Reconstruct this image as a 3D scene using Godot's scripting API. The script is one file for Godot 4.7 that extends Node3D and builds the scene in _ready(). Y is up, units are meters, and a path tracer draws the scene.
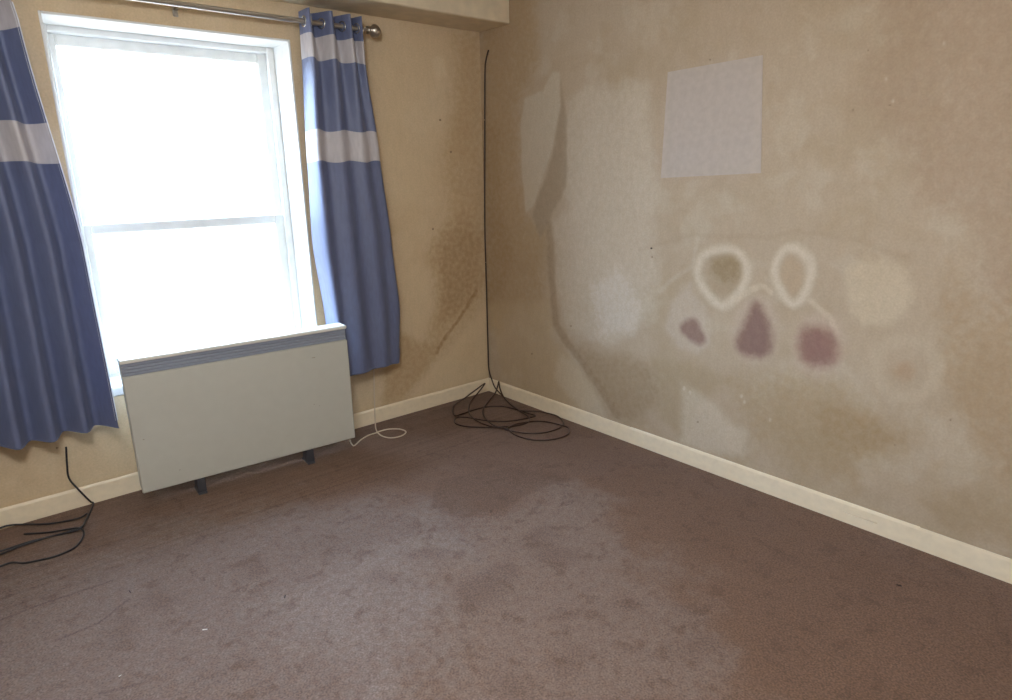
extends Node3D

# Empty bedroom corner: damp-stained plaster, sash window, striped curtains, panel heater, loose cables on a worn carpet.
# The room's corner stands at the origin; the window wall is z = 0 (x < 0), the stained wall is x = 0 (z > 0).

const ROOM_X := 3.9
const ROOM_Z := 4.7
const ROOM_Y := 2.75

var taken := {}

# ------------------------------------------------------------------ naming

func numbered(called: String) -> String:
	var n: int = taken.get(called, 0)
	taken[called] = n + 1
	return called if n == 0 else "%s_%03d" % [called, n]

func tag(o: Node, label: String, category: String, group := "") -> void:
	o.set_meta("label", label)
	o.set_meta("category", category)
	if group != "":
		o.set_meta("group", group)

func thing(called: String, at: Vector3, label: String, category: String, group := "") -> Node3D:
	var o := Node3D.new()
	o.name = numbered(called)
	add_child(o, true)
	o.position = at
	tag(o, label, category, group)
	return o

func obj(called: String, mesh: Mesh, m: Material, parent: Node = null) -> MeshInstance3D:
	var o := MeshInstance3D.new()
	o.name = called if parent else numbered(called)
	o.mesh = mesh
	o.material_override = m
	o.cast_shadow = GeometryInstance3D.SHADOW_CASTING_SETTING_ON
	if parent:
		parent.add_child(o, true)
	else:
		add_child(o, true)
	return o

func struct(called: String, mesh: Mesh, m: Material, label: String, category: String) -> MeshInstance3D:
	var o := obj(called, mesh, m)
	tag(o, label, category)
	o.set_meta("kind", "structure")
	return o

# ------------------------------------------------------------------ shapes

func begin() -> SurfaceTool:
	var st := SurfaceTool.new()
	st.begin(Mesh.PRIMITIVE_TRIANGLES)
	return st

func tri(st: SurfaceTool, a: Vector3, b: Vector3, c: Vector3, out: Vector3) -> void:
	var n := (b - a).cross(c - a)
	if n.dot(out) > 0.0:
		var k := b
		b = c
		c = k
	else:
		n = -n
	n = n.normalized()
	for p in [a, b, c]:
		st.set_normal(n)
		st.set_uv(Vector2(p.x, p.y))
		st.add_vertex(p)

func quad(st: SurfaceTool, a: Vector3, b: Vector3, c: Vector3, d: Vector3, out: Vector3) -> void:
	tri(st, a, b, c, out)
	tri(st, a, c, d, out)

# a box from corner a to corner b with chamfered edges
func add_box(st: SurfaceTool, a: Vector3, b: Vector3, r := 0.0) -> void:
	var mid := (a + b) * 0.5
	var h := (b - a).abs() * 0.5
	r = minf(r, minf(h.x, minf(h.y, h.z)) * 0.9)
	for ax in 3:
		var u := (ax + 1) % 3
		var v := (ax + 2) % 3
		for s in [-1.0, 1.0]:
			var out := Vector3.ZERO
			out[ax] = s
			var q: Array[Vector3] = []
			for k in [[-1.0, -1.0], [1.0, -1.0], [1.0, 1.0], [-1.0, 1.0]]:
				var p := Vector3.ZERO
				p[ax] = s * h[ax]
				p[u] = k[0] * (h[u] - r)
				p[v] = k[1] * (h[v] - r)
				q.append(mid + p)
			quad(st, q[0], q[1], q[2], q[3], out)
	if r <= 0.0:
		return
	for ax in 3:
		var u := (ax + 1) % 3
		var v := (ax + 2) % 3
		for su in [-1.0, 1.0]:
			for sv in [-1.0, 1.0]:
				var out := Vector3.ZERO
				out[u] = su
				out[v] = sv
				var q: Array[Vector3] = []
				for k in [[-1.0, 0], [1.0, 0], [1.0, 1], [-1.0, 1]]:
					var p := Vector3.ZERO
					p[ax] = k[0] * (h[ax] - r)
					p[u] = su * (h[u] if k[1] == 0 else h[u] - r)
					p[v] = sv * (h[v] - r if k[1] == 0 else h[v])
					q.append(mid + p)
				quad(st, q[0], q[1], q[2], q[3], out)
	for sx in [-1.0, 1.0]:
		for sy in [-1.0, 1.0]:
			for sz in [-1.0, 1.0]:
				var o := Vector3(sx, sy, sz)
				tri(st, mid + o * Vector3(h.x, h.y - r, h.z - r), mid + o * Vector3(h.x - r, h.y, h.z - r), mid + o * Vector3(h.x - r, h.y - r, h.z), o)

func box_mesh(a: Vector3, b: Vector3, r := 0.0) -> ArrayMesh:
	var st := begin()
	add_box(st, a, b, r)
	return st.commit()

# smooth curve through points
func spline(points: Array, steps: int) -> PackedVector3Array:
	var out := PackedVector3Array()
	var n := points.size()
	for i in n - 1:
		var p0: Vector3 = points[maxi(i - 1, 0)]
		var p1: Vector3 = points[i]
		var p2: Vector3 = points[i + 1]
		var p3: Vector3 = points[mini(i + 2, n - 1)]
		for k in steps:
			out.append(p1.cubic_interpolate(p2, p0, p3, float(k) / steps))
	out.append(points[n - 1])
	return out

func tube(path: PackedVector3Array, r: float, sides := 8) -> ArrayMesh:
	var verts := PackedVector3Array()
	var norms := PackedVector3Array()
	var idx := PackedInt32Array()
	var side := Vector3.UP
	for i in path.size():
		var t := (path[mini(i + 1, path.size() - 1)] - path[maxi(i - 1, 0)]).normalized()
		side = (side - t * side.dot(t))
		if side.length() < 0.01:
			side = Vector3.RIGHT - t * t.x
		side = side.normalized()
		var b := t.cross(side)
		for k in sides:
			var a := TAU * k / sides
			var n := side * cos(a) + b * sin(a)
			verts.append(path[i] + n * r)
			norms.append(n)
	for i in path.size() - 1:
		for k in sides:
			var a := i * sides + k
			var b := i * sides + (k + 1) % sides
			idx.append_array([a, a + sides, b, b, a + sides, b + sides])
	for e in [0, path.size() - 1]:
		var c := verts.size()
		var d: Vector3 = (path[0] - path[1]) if e == 0 else (path[e] - path[e - 1])
		verts.append(path[e])
		norms.append(d.normalized())
		for k in sides:
			idx.append_array([c, e * sides + k, e * sides + (k + 1) % sides])
	return arrays(verts, norms, PackedVector2Array(), idx)

func arrays(v: PackedVector3Array, n: PackedVector3Array, uv: PackedVector2Array, idx: PackedInt32Array) -> ArrayMesh:
	var a := []
	a.resize(Mesh.ARRAY_MAX)
	a[Mesh.ARRAY_VERTEX] = v
	a[Mesh.ARRAY_NORMAL] = n
	if uv.size():
		a[Mesh.ARRAY_TEX_UV] = uv
	a[Mesh.ARRAY_INDEX] = idx
	var m := ArrayMesh.new()
	m.add_surface_from_arrays(Mesh.PRIMITIVE_TRIANGLES, a)
	return m

# profile of Vector2(radius, height) turned about the y axis
func lathe(profile: PackedVector2Array, sides := 20) -> ArrayMesh:
	var st := begin()
	st.set_smooth_group(0)
	for i in profile.size() - 1:
		for k in sides:
			var a0 := TAU * k / sides
			var a1 := TAU * (k + 1) / sides
			var p := profile[i]
			var s := profile[i + 1]
			var v := [Vector3(cos(a0) * p.x, p.y, sin(a0) * p.x), Vector3(cos(a1) * p.x, p.y, sin(a1) * p.x), Vector3(cos(a1) * s.x, s.y, sin(a1) * s.x), Vector3(cos(a0) * s.x, s.y, sin(a0) * s.x)]
			for j in [0, 1, 2, 0, 2, 3]:
				st.add_vertex(v[j])
	st.generate_normals()
	return st.commit()

# a skirting profile of Vector2(out from wall, height) swept from s0 to s1 along the wall; along_x: on the window wall, else on the right wall
func add_skirting(st: SurfaceTool, profile: Array, s0: float, s1: float, along_x: bool) -> void:
	var n := profile.size()
	var at := func(p: Vector2, s: float) -> Vector3:
		return Vector3(s, p.y, p.x) if along_x else Vector3(-p.x, p.y, s)
	var centre := Vector2.ZERO
	for p in profile:
		centre += p / n
	for i in n:
		var p: Vector2 = profile[i]
		var q: Vector2 = profile[(i + 1) % n]
		var d := Vector2(q.y - p.y, p.x - q.x)          # the profile runs round anticlockwise seen with the wall at the left
		var out: Vector3 = at.call(d, 0.0)
		quad(st, at.call(p, s0), at.call(q, s0), at.call(q, s1), at.call(p, s1), out)
	var flat := PackedVector2Array(profile)
	var ids := Geometry2D.triangulate_polygon(flat)
	for e in [s0, s1]:
		var out: Vector3 = (Vector3.RIGHT if along_x else Vector3.BACK) * (1.0 if e == s1 else -1.0)
		for i in range(0, ids.size(), 3):
			tri(st, at.call(flat[ids[i]], e), at.call(flat[ids[i + 1]], e), at.call(flat[ids[i + 2]], e), out)

# ------------------------------------------------------------------ painted plaster and carpet

class Paint:
	var w: int
	var h: int
	var mx: float          # metres across
	var my: float
	var r := PackedFloat32Array()
	var g := PackedFloat32Array()
	var b := PackedFloat32Array()
	var wx := PackedFloat32Array()
	var wy := PackedFloat32Array()
	var fine := PackedFloat32Array()

	func _init(metres_x: float, metres_y: float, step: float, seed_: int, rough: float) -> void:
		mx = metres_x
		my = metres_y
		w = int(mx / step)
		h = int(my / step)
		for a in [r, g, b, wx, wy, fine]:
			a.resize(w * h)
		var n1 := FastNoiseLite.new()
		n1.seed = seed_
		n1.frequency = rough
		n1.fractal_octaves = 4
		var n2 := FastNoiseLite.new()
		n2.seed = seed_ + 7
		n2.frequency = rough
		n2.fractal_octaves = 4
		var n3 := FastNoiseLite.new()
		n3.seed = seed_ + 13
		n3.frequency = 22.0
		n3.fractal_octaves = 3
		for j in h:
			for i in w:
				var k := j * w + i
				var x := (i + 0.5) * mx / w
				var y := (j + 0.5) * my / h
				wx[k] = n1.get_noise_2d(x, y)
				wy[k] = n2.get_noise_2d(x, y)
				fine[k] = n3.get_noise_2d(x, y)

	func flood(c: Color) -> void:
		r.fill(c.r)
		g.fill(c.g)
		b.fill(c.b)

	# large mottling between the present colour and c
	func mottle(c: Color, amount: float, seed_: int, freq: float, stretch := 1.0, from := 0.0, to := 0.45) -> void:
		var n := FastNoiseLite.new()
		n.seed = seed_
		n.frequency = freq
		n.fractal_octaves = 5
		n.fractal_gain = 0.6
		for j in h:
			for i in w:
				var k := j * w + i
				var v := n.get_noise_2d((i + 0.5) * mx / w + wx[k] * 0.05, ((j + 0.5) * my / h + wy[k] * 0.05) * stretch)
				put(k, c, smoothstep(from, to, v) * amount)

	func put(k: int, c: Color, a: float) -> void:
		r[k] += (c.r - r[k]) * a
		g[k] += (c.g - g[k]) * a
		b[k] += (c.b - b[k]) * a

	# a stain (stained area, or light put into the carpet colour) with an outline of its own, broken up by the grain of the plaster
	func stain_or_light(poly: Array, c: Color, amount: float, soft: float, wander := 0.03, broken := 0.35) -> void:
		var lo := Vector2(1e9, 1e9)
		var hi := -lo
		for p in poly:
			lo = lo.min(p)
			hi = hi.max(p)
		var m := soft + wander
		var n := poly.size()
		for j in range(maxi(0, int((lo.y - m) / my * h)), mini(h, int((hi.y + m) / my * h) + 1)):
			for i in range(maxi(0, int((lo.x - m) / mx * w)), mini(w, int((hi.x + m) / mx * w) + 1)):
				var k := j * w + i
				var p := Vector2((i + 0.5) * mx / w + wx[k] * wander * 2.0, (j + 0.5) * my / h + wy[k] * wander * 2.0)
				var best := 1e9
				var inside := false
				var a: Vector2 = poly[n - 1]
				for bb: Vector2 in poly:
					var e := bb - a
					var f := p - a
					var t := clampf(f.dot(e) / maxf(e.length_squared(), 1e-9), 0.0, 1.0)
					best = minf(best, (f - e * t).length_squared())
					if (a.y > p.y) != (bb.y > p.y) and p.x < e.x * (p.y - a.y) / e.y + a.x:
						inside = not inside
					a = bb
				var d := sqrt(best) * (-1.0 if inside else 1.0)
				var v := 1.0 - smoothstep(-soft, soft, d + fine[k] * soft * 0.25)
				if v > 0.0:
					put(k, c, clampf(v * amount * (1.0 - broken * (0.3 + 0.8 * fine[k])), 0.0, 1.0))

	# a tide line or brush stroke along points
	func stroke(points: Array, width: float, c: Color, amount: float, wander := 0.015, broken := 0.4, soft := 0.5) -> void:
		var lo := Vector2(1e9, 1e9)
		var hi := -lo
		for p in points:
			lo = lo.min(p)
			hi = hi.max(p)
		var m := width + wander
		for j in range(maxi(0, int((lo.y - m) / my * h)), mini(h, int((hi.y + m) / my * h) + 1)):
			for i in range(maxi(0, int((lo.x - m) / mx * w)), mini(w, int((hi.x + m) / mx * w) + 1)):
				var k := j * w + i
				var p := Vector2((i + 0.5) * mx / w + wx[k] * wander * 2.0, (j + 0.5) * my / h + wy[k] * wander * 2.0)
				var best := 1e9
				for s in points.size() - 1:
					var a: Vector2 = points[s]
					var e: Vector2 = points[s + 1] - a
					var f := p - a
					var t := clampf(f.dot(e) / maxf(e.length_squared(), 1e-9), 0.0, 1.0)
					best = minf(best, (f - e * t).length_squared())
				var d := sqrt(best) / width + fine[k] * 0.08
				var v := 1.0 - smoothstep(1.0 - soft, 1.0, d)
				if v > 0.0:
					put(k, c, clampf(v * amount * (1.0 - broken * (0.3 + 0.8 * fine[k])), 0.0, 1.0))

	# fine grain of the surface, equal everywhere
	func grain(amount: float, seed_: int, freq: float, stretch := 1.0) -> void:
		var n := FastNoiseLite.new()
		n.seed = seed_
		n.frequency = freq
		n.fractal_octaves = 2
		for j in h:
			for i in w:
				var k := j * w + i
				var v := 1.0 + amount * n.get_noise_2d((i + 0.5) * mx / w, (j + 0.5) * my / h * stretch)
				r[k] *= v
				g[k] *= v
				b[k] *= v

	func texture(flip: bool) -> ImageTexture:
		var data := PackedByteArray()
		data.resize(w * h * 3)
		for j in h:
			for i in w:
				var k := j * w + i
				var o := (((h - 1 - j) if flip else j) * w + i) * 3
				data[o] = int(clampf(r[k], 0.0, 1.0) * 255.0)
				data[o + 1] = int(clampf(g[k], 0.0, 1.0) * 255.0)
				data[o + 2] = int(clampf(b[k], 0.0, 1.0) * 255.0)
		return ImageTexture.create_from_image(Image.create_from_data(w, h, false, Image.FORMAT_RGB8, data))

func rgb8(r: float, g: float, b: float) -> Color:
	return Color(r / 255.0, g / 255.0, b / 255.0)

func mat(c: Color, rough := 0.6, metal := 0.0) -> StandardMaterial3D:
	var m := StandardMaterial3D.new()
	m.albedo_color = c
	m.roughness = rough
	m.metallic = metal
	return m

func noise_tex(seed_: int, freq: float, size := 256, lo := 0.0, hi := 1.0) -> NoiseTexture2D:
	var n := FastNoiseLite.new()
	n.seed = seed_
	n.frequency = freq
	n.fractal_octaves = 4
	var t := NoiseTexture2D.new()
	t.noise = n
	t.width = size
	t.height = size
	t.seamless = true
	var ramp := Gradient.new()
	ramp.set_color(0, Color(lo, lo, lo))
	ramp.set_color(1, Color(hi, hi, hi))
	t.color_ramp = ramp
	return t

func bump_tex(seed_: int) -> NoiseTexture2D:
	var t := noise_tex(seed_, 0.05)
	t.color_ramp = null
	t.as_normal_map = true
	t.bump_strength = 4.0
	return t

# paint that is a little uneven, with fine relief; no texture coordinates needed
func uneven(c: Color, rough: float, seed_: int, dirt := 0.88, relief := 0.05, scale := 1.6) -> StandardMaterial3D:
	var m := mat(c, rough)
	m.albedo_texture = noise_tex(seed_, 0.02, 256, dirt, 1.0)
	m.uv1_triplanar = true
	m.uv1_world_triplanar = true
	m.uv1_scale = Vector3.ONE * scale
	m.normal_enabled = true
	m.normal_texture = bump_tex(seed_ + 1)
	m.normal_scale = relief
	return m

func plaster_right() -> StandardMaterial3D:
	# across: metres from the corner along z; up: metres above the floor
	var p := Paint.new(ROOM_Z, ROOM_Y, 0.0045, 11, 1.6)
	p.flood(rgb8(176, 157, 134))
	p.mottle(rgb8(166, 146, 118), 0.4, 3, 1.1)
	p.mottle(rgb8(188, 174, 154), 0.35, 4, 2.6)
	p.mottle(rgb8(156, 134, 106), 0.12, 6, 5.0)
	p.stain_or_light([Vector2(2.387, 2.416), Vector2(3.121, 2.234), Vector2(3.320, 1.020), Vector2(3.031, 1.085), Vector2(2.871, 1.331), Vector2(2.657, 1.399), Vector2(2.541, 1.745), Vector2(2.390, 2.059)], rgb8(160, 136, 114), 0.55, 0.100, 0.100, 0.60)
	p.stain_or_light([Vector2(2.842, 1.060), Vector2(3.304, 1.120), Vector2(3.454, 0.205), Vector2(3.132, 0.398), Vector2(2.906, 0.579)], rgb8(162, 136, 106), 0.65, 0.100, 0.100, 0.60)
	p.stain_or_light([Vector2(0.000, 2.780), Vector2(0.495, 2.675), Vector2(0.560, 2.229), Vector2(0.411, 2.016), Vector2(0.382, 1.530), Vector2(0.456, 1.309), Vector2(0.615, 1.221), Vector2(0.565, 0.762), Vector2(0.258, 0.651), Vector2(0.004, 0.465)], rgb8(164, 138, 104), 0.75, 0.090, 0.050, 0.50)
	p.stain_or_light([Vector2(-0.042, 1.930), Vector2(0.241, 1.848), Vector2(0.174, 1.400), Vector2(0.289, 1.003), Vector2(0.151, 0.708), Vector2(-0.033, 0.684)], rgb8(150, 122, 88), 0.40, 0.060, 0.040, 0.60)
	p.stain_or_light([Vector2(0.014, 0.690), Vector2(0.613, 0.769), Vector2(0.752, 0.490), Vector2(1.104, 0.202), Vector2(0.753, 0.042), Vector2(0.130, 0.108)], rgb8(184, 162, 128), 0.50, 0.060, 0.050, 0.40)
	p.stain_or_light([Vector2(0.789, 1.981), Vector2(1.404, 1.973), Vector2(1.482, 1.420), Vector2(1.489, 0.883), Vector2(1.251, 0.583), Vector2(0.885, 0.612), Vector2(0.678, 0.842), Vector2(0.661, 1.161), Vector2(0.801, 1.410)], rgb8(192, 178, 160), 0.60, 0.050, 0.050, 0.50)
	p.stain_or_light([Vector2(1.007, 0.912), Vector2(1.236, 1.025), Vector2(1.386, 0.870), Vector2(1.323, 0.656), Vector2(1.093, 0.647)], rgb8(200, 188, 174), 0.60, 0.040, 0.030, 0.40)
	p.stain_or_light([Vector2(0.756, 2.094), Vector2(0.816, 1.728), Vector2(0.801, 1.498), Vector2(0.679, 1.323), Vector2(0.568, 1.155), Vector2(0.504, 1.317), Vector2(0.617, 1.529), Vector2(0.706, 1.722), Vector2(0.748, 1.952)], rgb8(152, 134, 112), 0.75, 0.016, 0.015, 0.30)
	p.stain_or_light([Vector2(0.689, 2.157), Vector2(0.748, 2.150), Vector2(0.748, 1.952), Vector2(0.689, 1.722), Vector2(0.599, 1.553), Vector2(0.524, 1.381), Vector2(0.437, 1.328), Vector2(0.402, 1.555), Vector2(0.399, 1.886), Vector2(0.449, 2.036), Vector2(0.612, 2.066)], rgb8(186, 172, 152), 0.80, 0.012, 0.012, 0.25)
	p.stroke([Vector2(0.652, 1.254), Vector2(0.660, 0.899), Vector2(0.715, 0.637), Vector2(0.869, 0.479), Vector2(1.051, 0.340), Vector2(1.177, 0.214), Vector2(1.266, 0.141)], 0.045, rgb8(146, 126, 102), 0.60, 0.020, 0.40, 0.70)
	p.stain_or_light([Vector2(0.886, 0.515), Vector2(1.097, 0.491), Vector2(1.292, 0.499), Vector2(1.474, 0.477), Vector2(1.550, 0.346), Vector2(1.450, 0.217), Vector2(1.344, 0.112), Vector2(1.219, 0.128), Vector2(1.144, 0.226), Vector2(1.034, 0.349)], rgb8(148, 126, 98), 0.65, 0.070, 0.030, 0.45)
	p.stain_or_light([Vector2(0.752, 0.443), Vector2(0.975, 0.316), Vector2(1.104, 0.189), Vector2(1.156, 0.098), Vector2(0.979, 0.089), Vector2(0.706, 0.241)], rgb8(192, 176, 152), 0.60, 0.030, 0.020, 0.30)
	p.stroke([Vector2(1.375, 1.149), Vector2(1.632, 1.219), Vector2(1.918, 1.260), Vector2(2.216, 1.290), Vector2(2.480, 1.270), Vector2(2.681, 1.202)], 0.018, rgb8(150, 130, 106), 0.16, 0.020, 0.50, 0.90)
	p.stroke([Vector2(1.520, 0.942), Vector2(1.703, 1.069), Vector2(1.752, 1.226)], 0.020, rgb8(192, 178, 160), 0.35, 0.020, 0.50, 0.80)
	p.stain_or_light([Vector2(1.600, 0.898), Vector2(1.707, 0.991), Vector2(1.811, 0.873), Vector2(1.859, 0.696), Vector2(1.792, 0.624), Vector2(1.654, 0.630), Vector2(1.584, 0.729)], rgb8(188, 172, 156), 0.60, 0.030, 0.020, 0.35)
	p.stain_or_light([Vector2(1.986, 1.076), Vector2(1.979, 1.017), Vector2(1.949, 0.969), Vector2(1.903, 0.947), Vector2(1.854, 0.958), Vector2(1.816, 0.998), Vector2(1.798, 1.058), Vector2(1.807, 1.119), Vector2(1.839, 1.166), Vector2(1.885, 1.185), Vector2(1.933, 1.173), Vector2(1.969, 1.133)], rgb8(158, 138, 112), 0.60, 0.030, 0.015, 0.30)
	p.stroke([Vector2(1.896, 1.196), Vector2(1.920, 1.195), Vector2(1.942, 1.189), Vector2(1.962, 1.180), Vector2(1.979, 1.168), Vector2(1.993, 1.153), Vector2(2.005, 1.136), Vector2(2.013, 1.116), Vector2(2.016, 1.094), Vector2(2.014, 1.069), Vector2(2.007, 1.042), Vector2(1.996, 1.014), Vector2(1.983, 0.987), Vector2(1.966, 0.960), Vector2(1.946, 0.932), Vector2(1.924, 0.908), Vector2(1.902, 0.896), Vector2(1.879, 0.900), Vector2(1.855, 0.915), Vector2(1.832, 0.936), Vector2(1.811, 0.956), Vector2(1.791, 0.975), Vector2(1.771, 0.996), Vector2(1.755, 1.018), Vector2(1.746, 1.042), Vector2(1.746, 1.069), Vector2(1.752, 1.097), Vector2(1.764, 1.125), Vector2(1.781, 1.147), Vector2(1.805, 1.165), Vector2(1.836, 1.180), Vector2(1.868, 1.191), Vector2(1.896, 1.196)], 0.040, rgb8(202, 188, 168), 0.85, 0.010, 0.20, 1.00)
	p.stain_or_light([Vector2(1.840, 1.122), Vector2(1.853, 1.135), Vector2(1.873, 1.146), Vector2(1.895, 1.154), Vector2(1.915, 1.158), Vector2(1.933, 1.157), Vector2(1.951, 1.152), Vector2(1.966, 1.144), Vector2(1.976, 1.134), Vector2(1.981, 1.119), Vector2(1.981, 1.100), Vector2(1.978, 1.081), Vector2(1.971, 1.065), Vector2(1.960, 1.052), Vector2(1.943, 1.041), Vector2(1.925, 1.033), Vector2(1.908, 1.029), Vector2(1.891, 1.029), Vector2(1.873, 1.034), Vector2(1.857, 1.042), Vector2(1.845, 1.052), Vector2(1.837, 1.067), Vector2(1.833, 1.086), Vector2(1.834, 1.106), Vector2(1.840, 1.122)], rgb8(142, 122, 92), 0.70, 0.030, 0.012, 0.40)
	p.stain_or_light([Vector2(2.308, 1.108), Vector2(2.304, 1.063), Vector2(2.286, 1.027), Vector2(2.257, 1.011), Vector2(2.226, 1.020), Vector2(2.200, 1.051), Vector2(2.187, 1.096), Vector2(2.191, 1.143), Vector2(2.211, 1.178), Vector2(2.240, 1.193), Vector2(2.271, 1.183), Vector2(2.295, 1.152)], rgb8(176, 152, 124), 0.70, 0.030, 0.015, 0.30)
	p.stroke([Vector2(2.237, 1.224), Vector2(2.256, 1.219), Vector2(2.278, 1.209), Vector2(2.298, 1.195), Vector2(2.314, 1.181), Vector2(2.324, 1.166), Vector2(2.331, 1.150), Vector2(2.334, 1.132), Vector2(2.335, 1.111), Vector2(2.331, 1.085), Vector2(2.324, 1.055), Vector2(2.314, 1.026), Vector2(2.305, 1.003), Vector2(2.295, 0.988), Vector2(2.284, 0.978), Vector2(2.273, 0.972), Vector2(2.261, 0.970), Vector2(2.250, 0.971), Vector2(2.240, 0.975), Vector2(2.228, 0.984), Vector2(2.216, 0.997), Vector2(2.201, 1.016), Vector2(2.183, 1.041), Vector2(2.168, 1.068), Vector2(2.158, 1.094), Vector2(2.156, 1.119), Vector2(2.159, 1.145), Vector2(2.165, 1.168), Vector2(2.174, 1.188), Vector2(2.186, 1.203), Vector2(2.202, 1.214), Vector2(2.219, 1.222), Vector2(2.237, 1.224)], 0.038, rgb8(202, 188, 168), 0.85, 0.010, 0.20, 1.00)
	p.stroke([Vector2(2.347, 0.995), Vector2(2.432, 0.939), Vector2(2.476, 0.856)], 0.022, rgb8(202, 184, 160), 0.50, 0.015, 0.40, 0.70)
	p.stroke([Vector2(1.970, 0.946), Vector2(2.034, 1.003), Vector2(2.094, 1.035), Vector2(2.137, 1.006)], 0.022, rgb8(202, 184, 160), 0.50, 0.015, 0.40, 0.70)
	p.stain_or_light([Vector2(2.207, 0.834), Vector2(2.199, 0.749), Vector2(2.161, 0.680), Vector2(2.102, 0.645), Vector2(2.037, 0.655), Vector2(1.984, 0.709), Vector2(1.960, 0.792), Vector2(1.971, 0.881), Vector2(2.013, 0.949), Vector2(2.073, 0.979), Vector2(2.135, 0.965), Vector2(2.184, 0.912)], rgb8(186, 166, 148), 0.50, 0.040, 0.015, 0.30)
	p.stain_or_light([Vector2(2.522, 0.819), Vector2(2.515, 0.741), Vector2(2.478, 0.675), Vector2(2.420, 0.640), Vector2(2.354, 0.648), Vector2(2.301, 0.696), Vector2(2.276, 0.773), Vector2(2.286, 0.856), Vector2(2.327, 0.921), Vector2(2.387, 0.951), Vector2(2.449, 0.939), Vector2(2.498, 0.891)], rgb8(186, 164, 146), 0.50, 0.040, 0.015, 0.30)
	p.stain_or_light([Vector2(1.683, 0.784), Vector2(1.696, 0.794), Vector2(1.712, 0.804), Vector2(1.729, 0.812), Vector2(1.743, 0.815), Vector2(1.754, 0.813), Vector2(1.763, 0.806), Vector2(1.772, 0.796), Vector2(1.781, 0.784), Vector2(1.793, 0.767), Vector2(1.807, 0.747), Vector2(1.818, 0.727), Vector2(1.822, 0.710), Vector2(1.819, 0.699), Vector2(1.810, 0.690), Vector2(1.797, 0.684), Vector2(1.782, 0.682), Vector2(1.764, 0.685), Vector2(1.741, 0.692), Vector2(1.718, 0.702), Vector2(1.700, 0.710), Vector2(1.687, 0.718), Vector2(1.677, 0.726), Vector2(1.670, 0.734), Vector2(1.667, 0.743), Vector2(1.666, 0.753), Vector2(1.669, 0.764), Vector2(1.675, 0.774), Vector2(1.683, 0.784)], rgb8(124, 96, 88), 0.75, 0.022, 0.006, 0.15)
	p.stain_or_light([Vector2(2.075, 0.950), Vector2(2.093, 0.942), Vector2(2.113, 0.922), Vector2(2.133, 0.895), Vector2(2.149, 0.868), Vector2(2.162, 0.839), Vector2(2.172, 0.805), Vector2(2.179, 0.773), Vector2(2.180, 0.746), Vector2(2.176, 0.725), Vector2(2.166, 0.709), Vector2(2.152, 0.696), Vector2(2.134, 0.687), Vector2(2.111, 0.681), Vector2(2.081, 0.680), Vector2(2.052, 0.681), Vector2(2.029, 0.686), Vector2(2.014, 0.693), Vector2(2.004, 0.703), Vector2(1.998, 0.717), Vector2(1.997, 0.737), Vector2(2.002, 0.765), Vector2(2.012, 0.799), Vector2(2.024, 0.835), Vector2(2.035, 0.865), Vector2(2.044, 0.893), Vector2(2.053, 0.921), Vector2(2.063, 0.942), Vector2(2.075, 0.950)], rgb8(124, 96, 88), 0.85, 0.032, 0.006, 0.10)
	p.stain_or_light([Vector2(2.333, 0.864), Vector2(2.358, 0.872), Vector2(2.391, 0.874), Vector2(2.424, 0.870), Vector2(2.449, 0.860), Vector2(2.465, 0.842), Vector2(2.477, 0.814), Vector2(2.483, 0.786), Vector2(2.486, 0.762), Vector2(2.485, 0.745), Vector2(2.480, 0.730), Vector2(2.470, 0.719), Vector2(2.457, 0.710), Vector2(2.436, 0.703), Vector2(2.409, 0.699), Vector2(2.381, 0.698), Vector2(2.358, 0.703), Vector2(2.340, 0.715), Vector2(2.326, 0.733), Vector2(2.315, 0.754), Vector2(2.309, 0.775), Vector2(2.307, 0.798), Vector2(2.310, 0.824), Vector2(2.318, 0.848), Vector2(2.333, 0.864)], rgb8(132, 98, 89), 0.85, 0.036, 0.006, 0.10)
	p.stain_or_light([Vector2(2.477, 1.151), Vector2(2.492, 1.172), Vector2(2.517, 1.185), Vector2(2.547, 1.192), Vector2(2.576, 1.193), Vector2(2.605, 1.190), Vector2(2.635, 1.180), Vector2(2.664, 1.167), Vector2(2.688, 1.150), Vector2(2.707, 1.130), Vector2(2.723, 1.105), Vector2(2.735, 1.079), Vector2(2.740, 1.055), Vector2(2.737, 1.031), Vector2(2.728, 1.008), Vector2(2.714, 0.985), Vector2(2.696, 0.966), Vector2(2.672, 0.947), Vector2(2.643, 0.930), Vector2(2.612, 0.917), Vector2(2.585, 0.914), Vector2(2.565, 0.923), Vector2(2.548, 0.942), Vector2(2.533, 0.967), Vector2(2.519, 0.996), Vector2(2.503, 1.032), Vector2(2.487, 1.076), Vector2(2.476, 1.118), Vector2(2.477, 1.151)], rgb8(194, 176, 150), 0.70, 0.030, 0.020, 0.35)
	p.stroke([Vector2(2.860, 0.791), Vector2(2.855, 0.727), Vector2(2.822, 0.673), Vector2(2.770, 0.643), Vector2(2.713, 0.646), Vector2(2.665, 0.683), Vector2(2.642, 0.745), Vector2(2.649, 0.812), Vector2(2.685, 0.867), Vector2(2.739, 0.893), Vector2(2.794, 0.886), Vector2(2.838, 0.849), Vector2(2.860, 0.791)], 0.045, rgb8(186, 168, 144), 0.50, 0.020, 0.40, 0.80)
	p.stain_or_light([Vector2(2.781, 0.762), Vector2(2.779, 0.744), Vector2(2.767, 0.729), Vector2(2.749, 0.720), Vector2(2.730, 0.721), Vector2(2.715, 0.730), Vector2(2.708, 0.746), Vector2(2.711, 0.764), Vector2(2.723, 0.779), Vector2(2.741, 0.787), Vector2(2.760, 0.787), Vector2(2.774, 0.777)], rgb8(164, 132, 102), 0.50, 0.025, 0.020, 0.40)
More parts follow.
